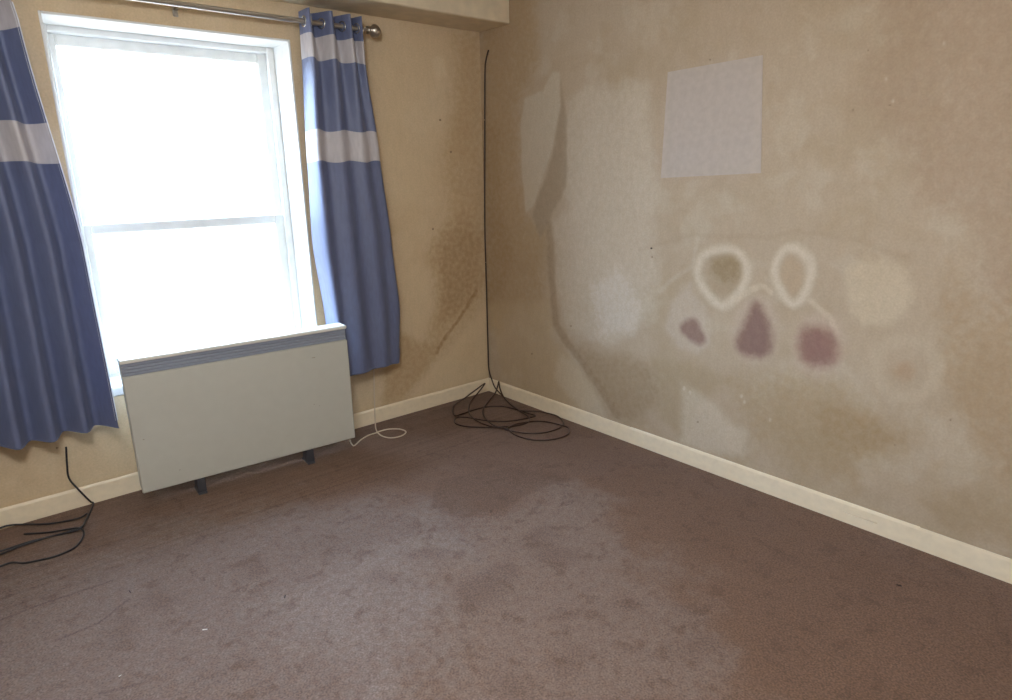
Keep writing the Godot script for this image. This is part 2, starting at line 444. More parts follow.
	p.stain_or_light([Vector2(1.472, 0.524), Vector2(1.795, 0.575), Vector2(2.031, 0.520), Vector2(1.808, 0.383), Vector2(1.761, 0.138), Vector2(1.558, 0.198)], rgb8(160, 140, 110), 0.50, 0.040, 0.030, 0.40)
	p.stain_or_light([Vector2(1.691, 0.445), Vector2(1.780, 0.432), Vector2(1.929, 0.370), Vector2(2.093, 0.306), Vector2(2.086, 0.184), Vector2(1.887, 0.120), Vector2(1.723, 0.127)], rgb8(194, 180, 160), 0.70, 0.040, 0.030, 0.35)
	p.stain_or_light([Vector2(2.031, 0.520), Vector2(2.327, 0.639), Vector2(2.599, 0.586), Vector2(2.786, 0.523), Vector2(2.781, 0.409), Vector2(2.600, 0.204), Vector2(2.373, 0.174), Vector2(2.157, 0.314)], rgb8(158, 134, 100), 0.50, 0.090, 0.050, 0.50)
	p.stain_or_light([Vector2(2.435, 0.495), Vector2(2.647, 0.529), Vector2(2.773, 0.474), Vector2(2.631, 0.312), Vector2(2.453, 0.328)], rgb8(150, 124, 90), 0.40, 0.040, 0.040, 0.50)
	p.stain_or_light([Vector2(2.917, 0.229), Vector2(3.077, 0.335), Vector2(3.244, 0.274), Vector2(3.268, 0.116), Vector2(3.036, 0.142)], rgb8(154, 130, 98), 0.40, 0.050, 0.040, 0.50)
	p.stain_or_light([Vector2(1.714, 0.428), Vector2(1.710, 0.416), Vector2(1.701, 0.413), Vector2(1.695, 0.423), Vector2(1.699, 0.435), Vector2(1.709, 0.437)], rgb8(210, 198, 180), 0.40, 0.004, 0.004, 0.20)
	p.stain_or_light([Vector2(1.753, 0.414), Vector2(1.749, 0.402), Vector2(1.740, 0.400), Vector2(1.735, 0.410), Vector2(1.739, 0.422), Vector2(1.748, 0.424)], rgb8(210, 198, 180), 0.40, 0.004, 0.004, 0.20)
	p.stain_or_light([Vector2(2.073, 0.440), Vector2(2.070, 0.429), Vector2(2.062, 0.427), Vector2(2.057, 0.436), Vector2(2.060, 0.447), Vector2(2.068, 0.449)], rgb8(210, 198, 180), 0.40, 0.004, 0.004, 0.20)
	p.stain_or_light([Vector2(2.211, 0.383), Vector2(2.208, 0.372), Vector2(2.200, 0.370), Vector2(2.196, 0.378), Vector2(2.199, 0.389), Vector2(2.206, 0.391)], rgb8(210, 198, 180), 0.40, 0.004, 0.004, 0.20)
	p.stain_or_light([Vector2(2.055, 0.467), Vector2(2.051, 0.456), Vector2(2.043, 0.454), Vector2(2.038, 0.463), Vector2(2.042, 0.474), Vector2(2.050, 0.476)], rgb8(210, 198, 180), 0.40, 0.004, 0.004, 0.20)
	p.stain_or_light([Vector2(2.549, 1.899), Vector2(2.547, 1.893), Vector2(2.542, 1.893), Vector2(2.538, 1.901), Vector2(2.540, 1.907), Vector2(2.546, 1.907)], rgb8(210, 198, 180), 0.40, 0.004, 0.004, 0.20)
	p.stain_or_light([Vector2(2.737, 1.993), Vector2(2.735, 1.987), Vector2(2.730, 1.988), Vector2(2.727, 1.995), Vector2(2.729, 2.001), Vector2(2.733, 2.000)], rgb8(210, 198, 180), 0.40, 0.004, 0.004, 0.20)
	p.stain_or_light([Vector2(2.585, 1.816), Vector2(2.583, 1.809), Vector2(2.577, 1.809), Vector2(2.574, 1.817), Vector2(2.576, 1.823), Vector2(2.581, 1.823)], rgb8(210, 198, 180), 0.40, 0.004, 0.004, 0.20)
	p.stain_or_light([Vector2(0.490, 0.378), Vector2(0.486, 0.372), Vector2(0.478, 0.370), Vector2(0.474, 0.374), Vector2(0.478, 0.380), Vector2(0.486, 0.382)], rgb8(100, 80, 62), 0.70, 0.002, 0.001, 0.10)
	p.stain_or_light([Vector2(1.463, 1.117), Vector2(1.461, 1.113), Vector2(1.455, 1.113), Vector2(1.452, 1.116), Vector2(1.455, 1.120), Vector2(1.460, 1.121)], rgb8(100, 80, 62), 0.70, 0.002, 0.001, 0.10)
	p.stain_or_light([Vector2(2.467, 2.012), Vector2(2.466, 2.009), Vector2(2.463, 2.010), Vector2(2.461, 2.012), Vector2(2.462, 2.015), Vector2(2.465, 2.014)], rgb8(100, 80, 62), 0.70, 0.002, 0.001, 0.10)
	p.stain_or_light([Vector2(2.436, 1.791), Vector2(2.434, 1.789), Vector2(2.431, 1.789), Vector2(2.429, 1.792), Vector2(2.431, 1.794), Vector2(2.434, 1.794)], rgb8(100, 80, 62), 0.70, 0.002, 0.001, 0.10)
	p.stain_or_light([Vector2(2.574, 1.798), Vector2(2.572, 1.796), Vector2(2.569, 1.796), Vector2(2.568, 1.799), Vector2(2.569, 1.801), Vector2(2.572, 1.801)], rgb8(100, 80, 62), 0.70, 0.002, 0.001, 0.10)
	p.stain_or_light([Vector2(2.762, 0.426), Vector2(2.761, 0.422), Vector2(2.758, 0.421), Vector2(2.756, 0.424), Vector2(2.758, 0.427), Vector2(2.761, 0.428)], rgb8(100, 80, 62), 0.70, 0.002, 0.001, 0.10)
	p.stain_or_light([Vector2(1.809, 0.258), Vector2(1.807, 0.253), Vector2(1.802, 0.252), Vector2(1.799, 0.255), Vector2(1.801, 0.259), Vector2(1.806, 0.261)], rgb8(100, 80, 62), 0.70, 0.002, 0.001, 0.10)
	p.stain_or_light([Vector2(2.942, 0.590), Vector2(2.942, 0.586), Vector2(2.939, 0.586), Vector2(2.937, 0.588), Vector2(2.938, 0.591), Vector2(2.941, 0.592)], rgb8(100, 80, 62), 0.70, 0.002, 0.001, 0.10)
	p.stain_or_light([Vector2(1.755, 2.070), Vector2(1.753, 2.067), Vector2(1.748, 2.068), Vector2(1.746, 2.071), Vector2(1.748, 2.074), Vector2(1.752, 2.073)], rgb8(100, 80, 62), 0.70, 0.002, 0.001, 0.10)
	p.stain_or_light([Vector2(0.857, 0.634), Vector2(0.854, 0.629), Vector2(0.847, 0.627), Vector2(0.843, 0.631), Vector2(0.847, 0.636), Vector2(0.854, 0.638)], rgb8(100, 80, 62), 0.70, 0.002, 0.001, 0.10)
	p.grain(0.015, 71, 26.0, 0.35)
	p.grain(0.05, 72, 90.0)
	return painted(p, 0.0)

func plaster_window() -> StandardMaterial3D:
	# across: metres from the left wall along x; up: metres above the floor
	var p := Paint.new(ROOM_X, ROOM_Y, 0.005, 31, 1.6)
	p.flood(rgb8(204, 182, 150))
	p.mottle(rgb8(190, 164, 130), 0.5, 23, 1.2)
	p.mottle(rgb8(212, 194, 166), 0.3, 24, 3.0)
	p.stain_or_light([Vector2(3.699, 2.404), Vector2(3.988, 2.434), Vector2(3.940, 0.975), Vector2(3.874, 0.692), Vector2(3.650, 0.506), Vector2(3.471, 0.393), Vector2(3.381, 0.551), Vector2(3.466, 0.885), Vector2(3.569, 1.279), Vector2(3.545, 1.729), Vector2(3.644, 2.101)], rgb8(174, 146, 110), 0.55, 0.120, 0.050, 0.50)
	p.stain_or_light([Vector2(3.515, 1.184), Vector2(3.728, 1.270), Vector2(3.874, 1.193), Vector2(3.843, 0.841), Vector2(3.674, 0.648), Vector2(3.525, 0.599), Vector2(3.462, 0.817)], rgb8(154, 124, 88), 0.45, 0.090, 0.040, 0.70)
	p.stain_or_light([Vector2(3.146, 0.591), Vector2(3.473, 0.429), Vector2(3.338, 0.260), Vector2(3.167, 0.112), Vector2(3.011, 0.100), Vector2(2.993, 0.348)], rgb8(168, 140, 104), 0.60, 0.050, 0.030, 0.50)
	p.stain_or_light([Vector2(3.666, 0.467), Vector2(3.881, 0.617), Vector2(3.901, 0.094), Vector2(3.454, 0.088), Vector2(3.247, 0.114), Vector2(3.396, 0.263)], rgb8(210, 188, 154), 0.70, 0.030, 0.030, 0.40)
	p.stain_or_light([Vector2(3.514, 2.269), Vector2(3.592, 2.288), Vector2(3.617, 2.172), Vector2(3.538, 2.154)], rgb8(216, 198, 168), 0.70, 0.020, 0.020, 0.40)
	p.stain_or_light([Vector2(3.108, 2.234), Vector2(3.280, 2.249), Vector2(3.409, 0.755), Vector2(3.312, 0.493), Vector2(3.191, 0.785), Vector2(3.163, 1.426)], rgb8(208, 186, 152), 0.50, 0.050, 0.040, 0.50)
	p.stroke([Vector2(3.804, 0.774), Vector2(3.671, 0.590), Vector2(3.526, 0.469), Vector2(3.437, 0.385)], 0.020, rgb8(142, 110, 74), 0.50, 0.020, 0.60, 0.70)
	p.stain_or_light([Vector2(3.468, 1.226), Vector2(3.464, 1.221), Vector2(3.457, 1.222), Vector2(3.454, 1.227), Vector2(3.458, 1.232), Vector2(3.465, 1.232)], rgb8(80, 62, 50), 0.80, 0.002, 0.001, 0.10)
	p.stain_or_light([Vector2(3.640, 1.717), Vector2(3.636, 1.712), Vector2(3.629, 1.712), Vector2(3.625, 1.717), Vector2(3.629, 1.722), Vector2(3.637, 1.722)], rgb8(80, 62, 50), 0.80, 0.002, 0.001, 0.10)
	p.stain_or_light([Vector2(1.217, 0.325), Vector2(1.215, 0.322), Vector2(1.211, 0.323), Vector2(1.210, 0.327), Vector2(1.213, 0.331), Vector2(1.216, 0.330)], rgb8(80, 62, 50), 0.80, 0.002, 0.001, 0.10)
	p.stain_or_light([Vector2(3.563, 1.915), Vector2(3.559, 1.910), Vector2(3.552, 1.910), Vector2(3.549, 1.914), Vector2(3.552, 1.919), Vector2(3.559, 1.920)], rgb8(80, 62, 50), 0.80, 0.002, 0.001, 0.10)
	p.grain(0.015, 81, 26.0, 0.35)
	p.grain(0.05, 82, 90.0)
	return painted(p, 0.0)

func painted(p: Paint, _x: float) -> StandardMaterial3D:
	var m := mat(Color.WHITE, 0.85)
	m.albedo_texture = p.texture(true)
	m.metallic_specular = 0.3
	m.texture_repeat = false
	m.heightmap_enabled = true
	m.heightmap_texture = relief_of(p)
	m.heightmap_scale = 0.05
	return m

func relief_of(p: Paint) -> ImageTexture:
	var data := PackedByteArray()
	data.resize(p.w * p.h)
	for j in p.h:
		for i in p.w:
			var k := j * p.w + i
			data[(p.h - 1 - j) * p.w + i] = int(clampf(0.5 + p.fine[k] * 0.35 + p.wx[k] * 0.6, 0.0, 1.0) * 255.0)
	return ImageTexture.create_from_image(Image.create_from_data(p.w, p.h, false, Image.FORMAT_L8, data))

func carpet_material() -> StandardMaterial3D:
	# across: metres from the left wall along x; down: metres from the window wall along z
	var p := Paint.new(ROOM_X, ROOM_Z, 0.0042, 51, 2.2)
	p.flood(rgb8(140, 110, 92))
	p.mottle(rgb8(124, 94, 75), 0.4, 43, 1.6)
	p.mottle(rgb8(142, 112, 93), 0.4, 44, 4.0)
	p.stain_or_light([Vector2(3.316, 1.340), Vector2(3.714, 1.707), Vector2(3.843, 3.741), Vector2(3.155, 3.789), Vector2(2.401, 3.127), Vector2(2.774, 2.662), Vector2(3.012, 2.018)], rgb8(142, 108, 84), 0.55, 0.200, 0.150, 0.40)  # browner right side: dimmer light put into the carpet colour
	p.stain_or_light([Vector2(0.413, 0.252), Vector2(1.123, 0.417), Vector2(1.624, 0.392), Vector2(2.222, 0.801), Vector2(2.695, 1.088), Vector2(2.626, 1.434), Vector2(2.057, 1.881), Vector2(1.627, 2.447), Vector2(0.526, 1.688)], rgb8(158, 144, 140), 0.60, 0.250, 0.140, 0.50)  # mauve-grey before the window: bluish daylight and glare painted into the pile
	p.stain_or_light([Vector2(2.857, 1.423), Vector2(3.206, 1.450), Vector2(3.219, 1.781), Vector2(3.016, 2.230), Vector2(2.800, 2.685), Vector2(2.560, 2.929), Vector2(1.605, 2.085), Vector2(1.661, 1.737), Vector2(1.761, 1.460), Vector2(2.033, 1.292), Vector2(2.401, 1.351), Vector2(2.626, 1.434)], rgb8(176, 160, 151), 0.42, 0.160, 0.160, 0.50)  # worn pile, made paler still by painted-in window sheen
	p.stain_or_light([Vector2(2.760, 0.993), Vector2(2.993, 1.042), Vector2(3.316, 1.340), Vector2(3.277, 1.468), Vector2(2.864, 1.415), Vector2(2.602, 1.387), Vector2(2.539, 1.227)], rgb8(124, 98, 82), 0.50, 0.020, 0.030, 0.40)
	p.mottle(rgb8(112, 86, 70), 0.35, 46, 7.0, 1.0, 0.15, 0.5)
	p.stain_or_light([Vector2(2.387, 1.938), Vector2(2.343, 1.957), Vector2(2.292, 1.935), Vector2(2.264, 1.886), Vector2(2.273, 1.836), Vector2(2.317, 1.815), Vector2(2.369, 1.837), Vector2(2.399, 1.889)], rgb8(116, 90, 76), 0.40, 0.050, 0.050, 0.60)
	p.stain_or_light([Vector2(2.489, 1.898), Vector2(2.459, 1.911), Vector2(2.424, 1.896), Vector2(2.406, 1.863), Vector2(2.413, 1.829), Vector2(2.444, 1.816), Vector2(2.479, 1.830), Vector2(2.498, 1.864)], rgb8(116, 90, 76), 0.40, 0.050, 0.050, 0.60)
	p.stain_or_light([Vector2(2.832, 1.855), Vector2(2.782, 1.874), Vector2(2.730, 1.854), Vector2(2.705, 1.805), Vector2(2.722, 1.755), Vector2(2.771, 1.734), Vector2(2.826, 1.755), Vector2(2.851, 1.806)], rgb8(116, 90, 76), 0.40, 0.050, 0.050, 0.60)
	p.stain_or_light([Vector2(2.771, 1.969), Vector2(2.732, 1.983), Vector2(2.691, 1.966), Vector2(2.671, 1.928), Vector2(2.684, 1.890), Vector2(2.723, 1.875), Vector2(2.765, 1.892), Vector2(2.786, 1.931)], rgb8(116, 90, 76), 0.40, 0.050, 0.050, 0.60)
	p.stain_or_light([Vector2(2.723, 2.339), Vector2(2.689, 2.347), Vector2(2.652, 2.330), Vector2(2.634, 2.298), Vector2(2.645, 2.268), Vector2(2.679, 2.259), Vector2(2.717, 2.276), Vector2(2.735, 2.309)], rgb8(116, 90, 76), 0.40, 0.050, 0.050, 0.60)
	p.stain_or_light([Vector2(2.479, 2.244), Vector2(2.452, 2.252), Vector2(2.421, 2.238), Vector2(2.404, 2.209), Vector2(2.411, 2.183), Vector2(2.438, 2.174), Vector2(2.470, 2.188), Vector2(2.487, 2.217)], rgb8(116, 90, 76), 0.40, 0.050, 0.050, 0.60)
	p.stain_or_light([Vector2(2.171, 2.373), Vector2(2.137, 2.383), Vector2(2.097, 2.363), Vector2(2.072, 2.325), Vector2(2.077, 2.290), Vector2(2.110, 2.279), Vector2(2.152, 2.299), Vector2(2.177, 2.339)], rgb8(116, 90, 76), 0.40, 0.050, 0.050, 0.60)
	p.stain_or_light([Vector2(2.358, 2.408), Vector2(2.326, 2.416), Vector2(2.288, 2.398), Vector2(2.267, 2.364), Vector2(2.274, 2.334), Vector2(2.306, 2.324), Vector2(2.344, 2.343), Vector2(2.366, 2.378)], rgb8(116, 90, 76), 0.40, 0.050, 0.050, 0.60)
	p.stain_or_light([Vector2(2.854, 2.534), Vector2(2.826, 2.539), Vector2(2.797, 2.525), Vector2(2.784, 2.501), Vector2(2.794, 2.480), Vector2(2.822, 2.474), Vector2(2.851, 2.488), Vector2(2.865, 2.513)], rgb8(116, 90, 76), 0.40, 0.050, 0.050, 0.60)
	p.stain_or_light([Vector2(3.421, 2.595), Vector2(3.379, 2.600), Vector2(3.340, 2.583), Vector2(3.325, 2.552), Vector2(3.344, 2.526), Vector2(3.386, 2.519), Vector2(3.426, 2.537), Vector2(3.441, 2.569)], rgb8(116, 90, 76), 0.40, 0.050, 0.050, 0.60)
	p.stain_or_light([Vector2(2.344, 1.623), Vector2(2.310, 1.642), Vector2(2.271, 1.626), Vector2(2.249, 1.586), Vector2(2.256, 1.544), Vector2(2.289, 1.524), Vector2(2.330, 1.540), Vector2(2.352, 1.581)], rgb8(116, 90, 76), 0.40, 0.050, 0.050, 0.60)
	p.stain_or_light([Vector2(2.091, 1.630), Vector2(2.065, 1.645), Vector2(2.033, 1.632), Vector2(2.013, 1.598), Vector2(2.016, 1.562), Vector2(2.042, 1.546), Vector2(2.075, 1.559), Vector2(2.096, 1.594)], rgb8(116, 90, 76), 0.40, 0.050, 0.050, 0.60)
	p.stain_or_light([Vector2(1.425, 1.159), Vector2(1.396, 1.190), Vector2(1.352, 1.173), Vector2(1.316, 1.118), Vector2(1.309, 1.056), Vector2(1.337, 1.022), Vector2(1.383, 1.039), Vector2(1.420, 1.096)], rgb8(116, 90, 76), 0.40, 0.050, 0.050, 0.60)
	p.stain_or_light([Vector2(1.285, 1.229), Vector2(1.268, 1.249), Vector2(1.238, 1.237), Vector2(1.213, 1.200), Vector2(1.207, 1.159), Vector2(1.225, 1.138), Vector2(1.255, 1.149), Vector2(1.280, 1.188)], rgb8(116, 90, 76), 0.40, 0.050, 0.050, 0.60)
	p.stain_or_light([Vector2(1.754, 1.189), Vector2(1.723, 1.217), Vector2(1.680, 1.201), Vector2(1.650, 1.151), Vector2(1.649, 1.094), Vector2(1.679, 1.064), Vector2(1.723, 1.079), Vector2(1.754, 1.132)], rgb8(116, 90, 76), 0.40, 0.050, 0.050, 0.60)
	p.stain_or_light([Vector2(2.716, 2.676), Vector2(2.685, 2.680), Vector2(2.652, 2.664), Vector2(2.636, 2.636), Vector2(2.646, 2.613), Vector2(2.676, 2.609), Vector2(2.710, 2.625), Vector2(2.726, 2.653)], rgb8(116, 90, 76), 0.40, 0.050, 0.050, 0.60)
	p.stroke([Vector2(0.885, 0.834), Vector2(1.041, 0.831), Vector2(1.243, 0.841)], 0.008, rgb8(118, 96, 88), 0.60, 0.008, 0.30, 0.60)
	p.stroke([Vector2(1.026, 1.104), Vector2(1.166, 1.100), Vector2(1.273, 1.023)], 0.008, rgb8(118, 96, 88), 0.60, 0.008, 0.30, 0.60)
	p.stroke([Vector2(1.101, 1.503), Vector2(1.194, 1.535)], 0.008, rgb8(118, 96, 88), 0.60, 0.008, 0.30, 0.60)
	p.grain(0.3, 61, 150.0)
	var m := mat(Color.WHITE, 1.0)
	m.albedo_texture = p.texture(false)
	m.metallic_specular = 0.15
	m.texture_repeat = false
	m.rim_enabled = true
	m.rim = 0.25
	m.rim_tint = 0.6
	m.detail_enabled = true
	m.detail_albedo = noise_tex(77, 0.5, 512, 0.6, 1.0)
	m.detail_blend_mode = BaseMaterial3D.BLEND_MODE_MUL
	m.detail_uv_layer = BaseMaterial3D.DETAIL_UV_2
	m.uv2_triplanar = true
	m.uv2_scale = Vector3.ONE * 1.3
	m.heightmap_enabled = true
	m.heightmap_texture = noise_tex(78, 0.45, 512)
	m.heightmap_scale = 0.25
	return m

# ------------------------------------------------------------------ room shell

# a wall made of blocks, with texture coordinates in metres across its inner face
func wall_mesh(blocks: Array, along_x: bool) -> ArrayMesh:
	var st := begin()
	for bl in blocks:
		add_box(st, bl[0], bl[1])
	var m := st.commit()
	var a := m.surface_get_arrays(0)
	var v: PackedVector3Array = a[Mesh.ARRAY_VERTEX]
	var uv: PackedVector2Array = a[Mesh.ARRAY_TEX_UV]
	for i in v.size():
		uv[i] = Vector2((v[i].x + ROOM_X) / ROOM_X if along_x else v[i].z / ROOM_Z, 1.0 - v[i].y / ROOM_Y)
	a[Mesh.ARRAY_TEX_UV] = uv
	var out := ArrayMesh.new()
	out.add_surface_from_arrays(Mesh.PRIMITIVE_TRIANGLES, a)
	return out

const WX0 := -2.43
const WX1 := -1.305
const WY0 := 0.55
const WY1 := 2.29

func build_shell() -> void:
	var t := 0.34
	var w_front := plaster_window()
	struct("wall_front", wall_mesh([
		[Vector3(-ROOM_X - 0.25, 0, -t), Vector3(WX0, ROOM_Y, 0)],
		[Vector3(WX1, 0, -t), Vector3(0.25, ROOM_Y, 0)],
		[Vector3(WX0, 0, -t), Vector3(WX1, WY0 - 0.02, 0)],
		[Vector3(WX0, WY1, -t), Vector3(WX1, ROOM_Y, 0)]], true), w_front, "beige window wall with brown damp stains beside the striped curtain", "wall")
	struct("wall_right", wall_mesh([[Vector3(0, 0, 0), Vector3(0.25, ROOM_Y, ROOM_Z)]], false), plaster_right(), "long beige wall covered in damp stains, pale rings and plum blotches", "wall")
	var plain := uneven(rgb8(198, 186, 166), 0.85, 91, 0.9, 0.1)
	struct("wall_left", box_mesh(Vector3(-ROOM_X - 0.25, 0, 0), Vector3(-ROOM_X, ROOM_Y, ROOM_Z)), plain, "beige wall opposite the stained wall", "wall")
	struct("wall_back", box_mesh(Vector3(-ROOM_X - 0.25, 0, ROOM_Z), Vector3(0.25, ROOM_Y, ROOM_Z + 0.25)), plain, "beige wall facing the window", "wall")
	struct("ceiling", box_mesh(Vector3(-ROOM_X - 0.25, ROOM_Y, -t), Vector3(0.25, ROOM_Y + 0.2, ROOM_Z + 0.25)), uneven(rgb8(226, 220, 206), 0.9, 95), "off-white painted ceiling", "ceiling")
	# floor with its own texture coordinates
	var m := box_mesh(Vector3(-ROOM_X - 0.25, -0.2, -t), Vector3(0.25, 0, ROOM_Z + 0.25))
	var a := m.surface_get_arrays(0)
	var v: PackedVector3Array = a[Mesh.ARRAY_VERTEX]
	var uv := PackedVector2Array()
	for p in v:
		uv.append(Vector2((p.x + ROOM_X) / ROOM_X, p.z / ROOM_Z))
	a[Mesh.ARRAY_TEX_UV] = uv
	var fm := ArrayMesh.new()
	fm.add_surface_from_arrays(Mesh.PRIMITIVE_TRIANGLES, a)
	struct("floor", fm, carpet_material(), "worn brown mauve carpet with dark spots, window light and dimmer side painted in", "carpet")
	# boxed-in beam over the window
	struct("trim_1", box_mesh(Vector3(-ROOM_X, 2.47, 0), Vector3(0, ROOM_Y, 0.308), 0.006), uneven(rgb8(222, 204, 174), 0.8, 97, 0.92, 0.08), "cream boxed-in beam running above the window", "beam")

	# skirting boards: bevelled top, standing a little off the plaster
	var cream := uneven(rgb8(236, 219, 190), 0.45, 101, 0.95, 0.06, 3.0)
	var prof := [Vector2(0.0015, 0.0), Vector2(0.017, 0.0), Vector2(0.017, 0.088), Vector2(0.0145, 0.095), Vector2(0.0105, 0.1), Vector2(0.007, 0.1), Vector2(0.007, 0.07), Vector2(0.0015, 0.06)]
	var st := begin()
	add_skirting(st, prof, -ROOM_X, -0.017, true)
	struct("baseboard_front", st.commit(), cream, "cream painted skirting board under the window", "skirting")
	st = begin()
	# the right board has a split in its face
	var split := [Vector2(0.0015, 0.0), Vector2(0.017, 0.0), Vector2(0.017, 0.046), Vector2(0.005, 0.048), Vector2(0.005, 0.052), Vector2(0.017, 0.0545), Vector2(0.017, 0.088), Vector2(0.0145, 0.095), Vector2(0.0105, 0.1), Vector2(0.007, 0.1), Vector2(0.007, 0.07), Vector2(0.0015, 0.06)]
	# and has come away from the plaster in two places
	var loose := [Vector2(0.0015, 0.0), Vector2(0.017, 0.0), Vector2(0.017, 0.088), Vector2(0.0155, 0.095), Vector2(0.0145, 0.1), Vector2(0.0115, 0.1), Vector2(0.0115, 0.05), Vector2(0.0015, 0.045)]
	add_skirting(st, prof, 0.0, 1.12, false)
	add_skirting(st, loose, 1.12, 1.36, false)
	add_skirting(st, prof, 1.36, 2.6, false)
	add_skirting(st, split, 2.6, 2.74, false)
	add_skirting(st, prof, 2.74, 2.9, false)
	add_skirting(st, loose, 2.9, 3.5, false)
	add_skirting(st, prof, 3.5, ROOM_Z, false)
	struct("baseboard_right", st.commit(), cream, "cream painted skirting board with a split, along the stained wall", "skirting")
	st = begin()
	add_box(st, Vector3(-ROOM_X, 0, 0.02), Vector3(-ROOM_X + 0.017, 0.1, ROOM_Z), 0.004)
	struct("baseboard_left", st.commit(), cream, "cream painted skirting board on the plain side wall", "skirting")
	st = begin()
	add_box(st, Vector3(-ROOM_X + 0.02, 0, ROOM_Z - 0.017), Vector3(-0.02, 0.1, ROOM_Z), 0.004)
	struct("baseboard_back", st.commit(), cream, "cream painted skirting board on the wall facing the window", "skirting")

func add_frame(st: SurfaceTool, x0: float, x1: float, y0: float, y1: float, z0: float, z1: float, left: float, right: float, bottom: float, top: float, r := 0.004) -> void:
	add_box(st, Vector3(x0, y0, z0), Vector3(x0 + left, y1, z1), r)
	add_box(st, Vector3(x1 - right, y0, z0), Vector3(x1, y1, z1), r)
	add_box(st, Vector3(x0 + left, y0, z0), Vector3(x1 - right, y0 + bottom, z1), r)
	add_box(st, Vector3(x0 + left, y1 - top, z0), Vector3(x1 - right, y1, z1), r)

func build_window() -> void:
	var win := thing("window_1", Vector3.ZERO, "white sash window with bright daylight behind the heater", "window")
	win.set_meta("kind", "structure")
	var white := uneven(rgb8(236, 236, 232), 0.4, 111, 0.94, 0.03)
	var glass := mat(Color(0.94, 0.98, 0.98, 0.06), 0.02)
	glass.transparency = BaseMaterial3D.TRANSPARENCY_ALPHA
	# linings of the deep opening
	for s in [["jamb_lining", Vector3(WX0, WY0, -0.22), Vector3(WX0 + 0.012, WY1, 0.004)], ["jamb_lining", Vector3(WX1 - 0.012, WY0, -0.22), Vector3(WX1, WY1, 0.004)], ["head_lining", Vector3(WX0 + 0.012, WY1 - 0.012, -0.22), Vector3(WX1 - 0.012, WY1, 0.004)]]:
		obj(s[0], box_mesh(s[1], s[2], 0.003), white, win)
	obj("window_board", box_mesh(Vector3(WX0 - 0.03, 0.53, -0.22), Vector3(WX1 + 0.0, 0.575, 0.028), 0.006), white, win)
	var st := begin()
	add_frame(st, WX0, WX1, 0.535, WY1, -0.335, -0.22, 0.035, 0.035, 0.045, 0.04)
	obj("frame", st.commit(), white, win)
	# lower sash slides in front of the upper one
	st = begin()
	add_frame(st, WX0 + 0.03, WX1 - 0.03, 0.578, 1.365, -0.265, -0.225, 0.055, 0.07, 0.088, 0.052, 0.006)
	var low := obj("lower_sash", st.commit(), white, win)
	obj("pane", box_mesh(Vector3(WX0 + 0.08, 0.66, -0.248), Vector3(WX1 - 0.095, 1.318, -0.244)), glass, low)
	st = begin()
	add_frame(st, WX0 + 0.03, WX1 - 0.03, 1.315, WY1 - 0.035, -0.312, -0.272, 0.055, 0.055, 0.05, 0.055, 0.006)
	var up := obj("upper_sash", st.commit(), white, win)
	obj("pane", box_mesh(Vector3(WX0 + 0.08, 1.36, -0.296), Vector3(WX1 - 0.08, WY1 - 0.085, -0.292)), glass, up)
	# parting beads
	obj("bead", box_mesh(Vector3(WX1 - 0.05, 0.58, -0.225), Vector3(WX1 - 0.012, WY1 - 0.012, -0.205), 0.004), white, win)
	obj("bead", box_mesh(Vector3(WX0 + 0.012, 0.58, -0.225), Vector3(WX0 + 0.05, WY1 - 0.012, -0.205), 0.004), white, win)

# ------------------------------------------------------------------ curtains

const POLE_Y := 2.368
const POLE_Z := 0.105

func cloth(c: Color, through: Color, rough := 0.62) -> StandardMaterial3D:
	var m := mat(c, rough)
	m.rim_enabled = true
	m.rim = 0.35
	m.rim_tint = 0.5
	m.backlight_enabled = true
	m.backlight = through
	m.cull_mode = BaseMaterial3D.CULL_DISABLED
	m.uv1_triplanar = true
	m.uv1_scale = Vector3(3, 0.7, 3)
	m.albedo_texture = noise_tex(201, 0.06, 256, 0.88, 1.0)
	return m

# plans: rows of [height, [Vector2(x, z) ...]] from the top down, all with the same number of points; the cloth is spanned between them
func cloth_point(plans: Array, u: float, y: float) -> Vector3:
	var n: int = plans[0][1].size()
	var i := 0
	while i < plans.size() - 2 and y < plans[i + 1][0]:
		i += 1
	var t := clampf((plans[i][0] - y) / (plans[i][0] - plans[i + 1][0]), 0.0, 1.0)
	t = t * t * (3.0 - 2.0 * t) * 0.5 + t * 0.5
	var s := u * (n - 1)
	var k := mini(int(s), n - 2)
	var f := s - k
	var row := func(r: int) -> Vector2:
		var q: Array = plans[r][1]
		return (q[k] as Vector2).cubic_interpolate(q[k + 1], q[maxi(k - 1, 0)], q[mini(k + 2, n - 1)], f)
	var p: Vector2 = (row.call(i) as Vector2).lerp(row.call(i + 1), t)
	return Vector3(p.x, y, p.y)

func cloth_mesh(plans: Array, y_top: Callable, y_bottom: Callable, across: int, down: int) -> ArrayMesh:
	var v := PackedVector3Array()
	var idx := PackedInt32Array()
	for j in down + 1:
		for i in across + 1:
			var u := float(i) / across
			var y: float = lerpf(y_top.call(u), y_bottom.call(u), float(j) / down)
			v.append(cloth_point(plans, u, y))
	var nrm := PackedVector3Array()
	for j in down + 1:
		for i in across + 1:
			var du := v[j * (across + 1) + mini(i + 1, across)] - v[j * (across + 1) + maxi(i - 1, 0)]
			var dv := v[mini(j + 1, down) * (across + 1) + i] - v[maxi(j - 1, 0) * (across + 1) + i]
			nrm.append(dv.cross(du).normalized())
	for j in down:
		for i in across:
			var a := j * (across + 1) + i
			idx.append_array([a, a + 1, a + across + 1, a + 1, a + across + 2, a + across + 1])
	return arrays(v, nrm, PackedVector2Array(), idx)

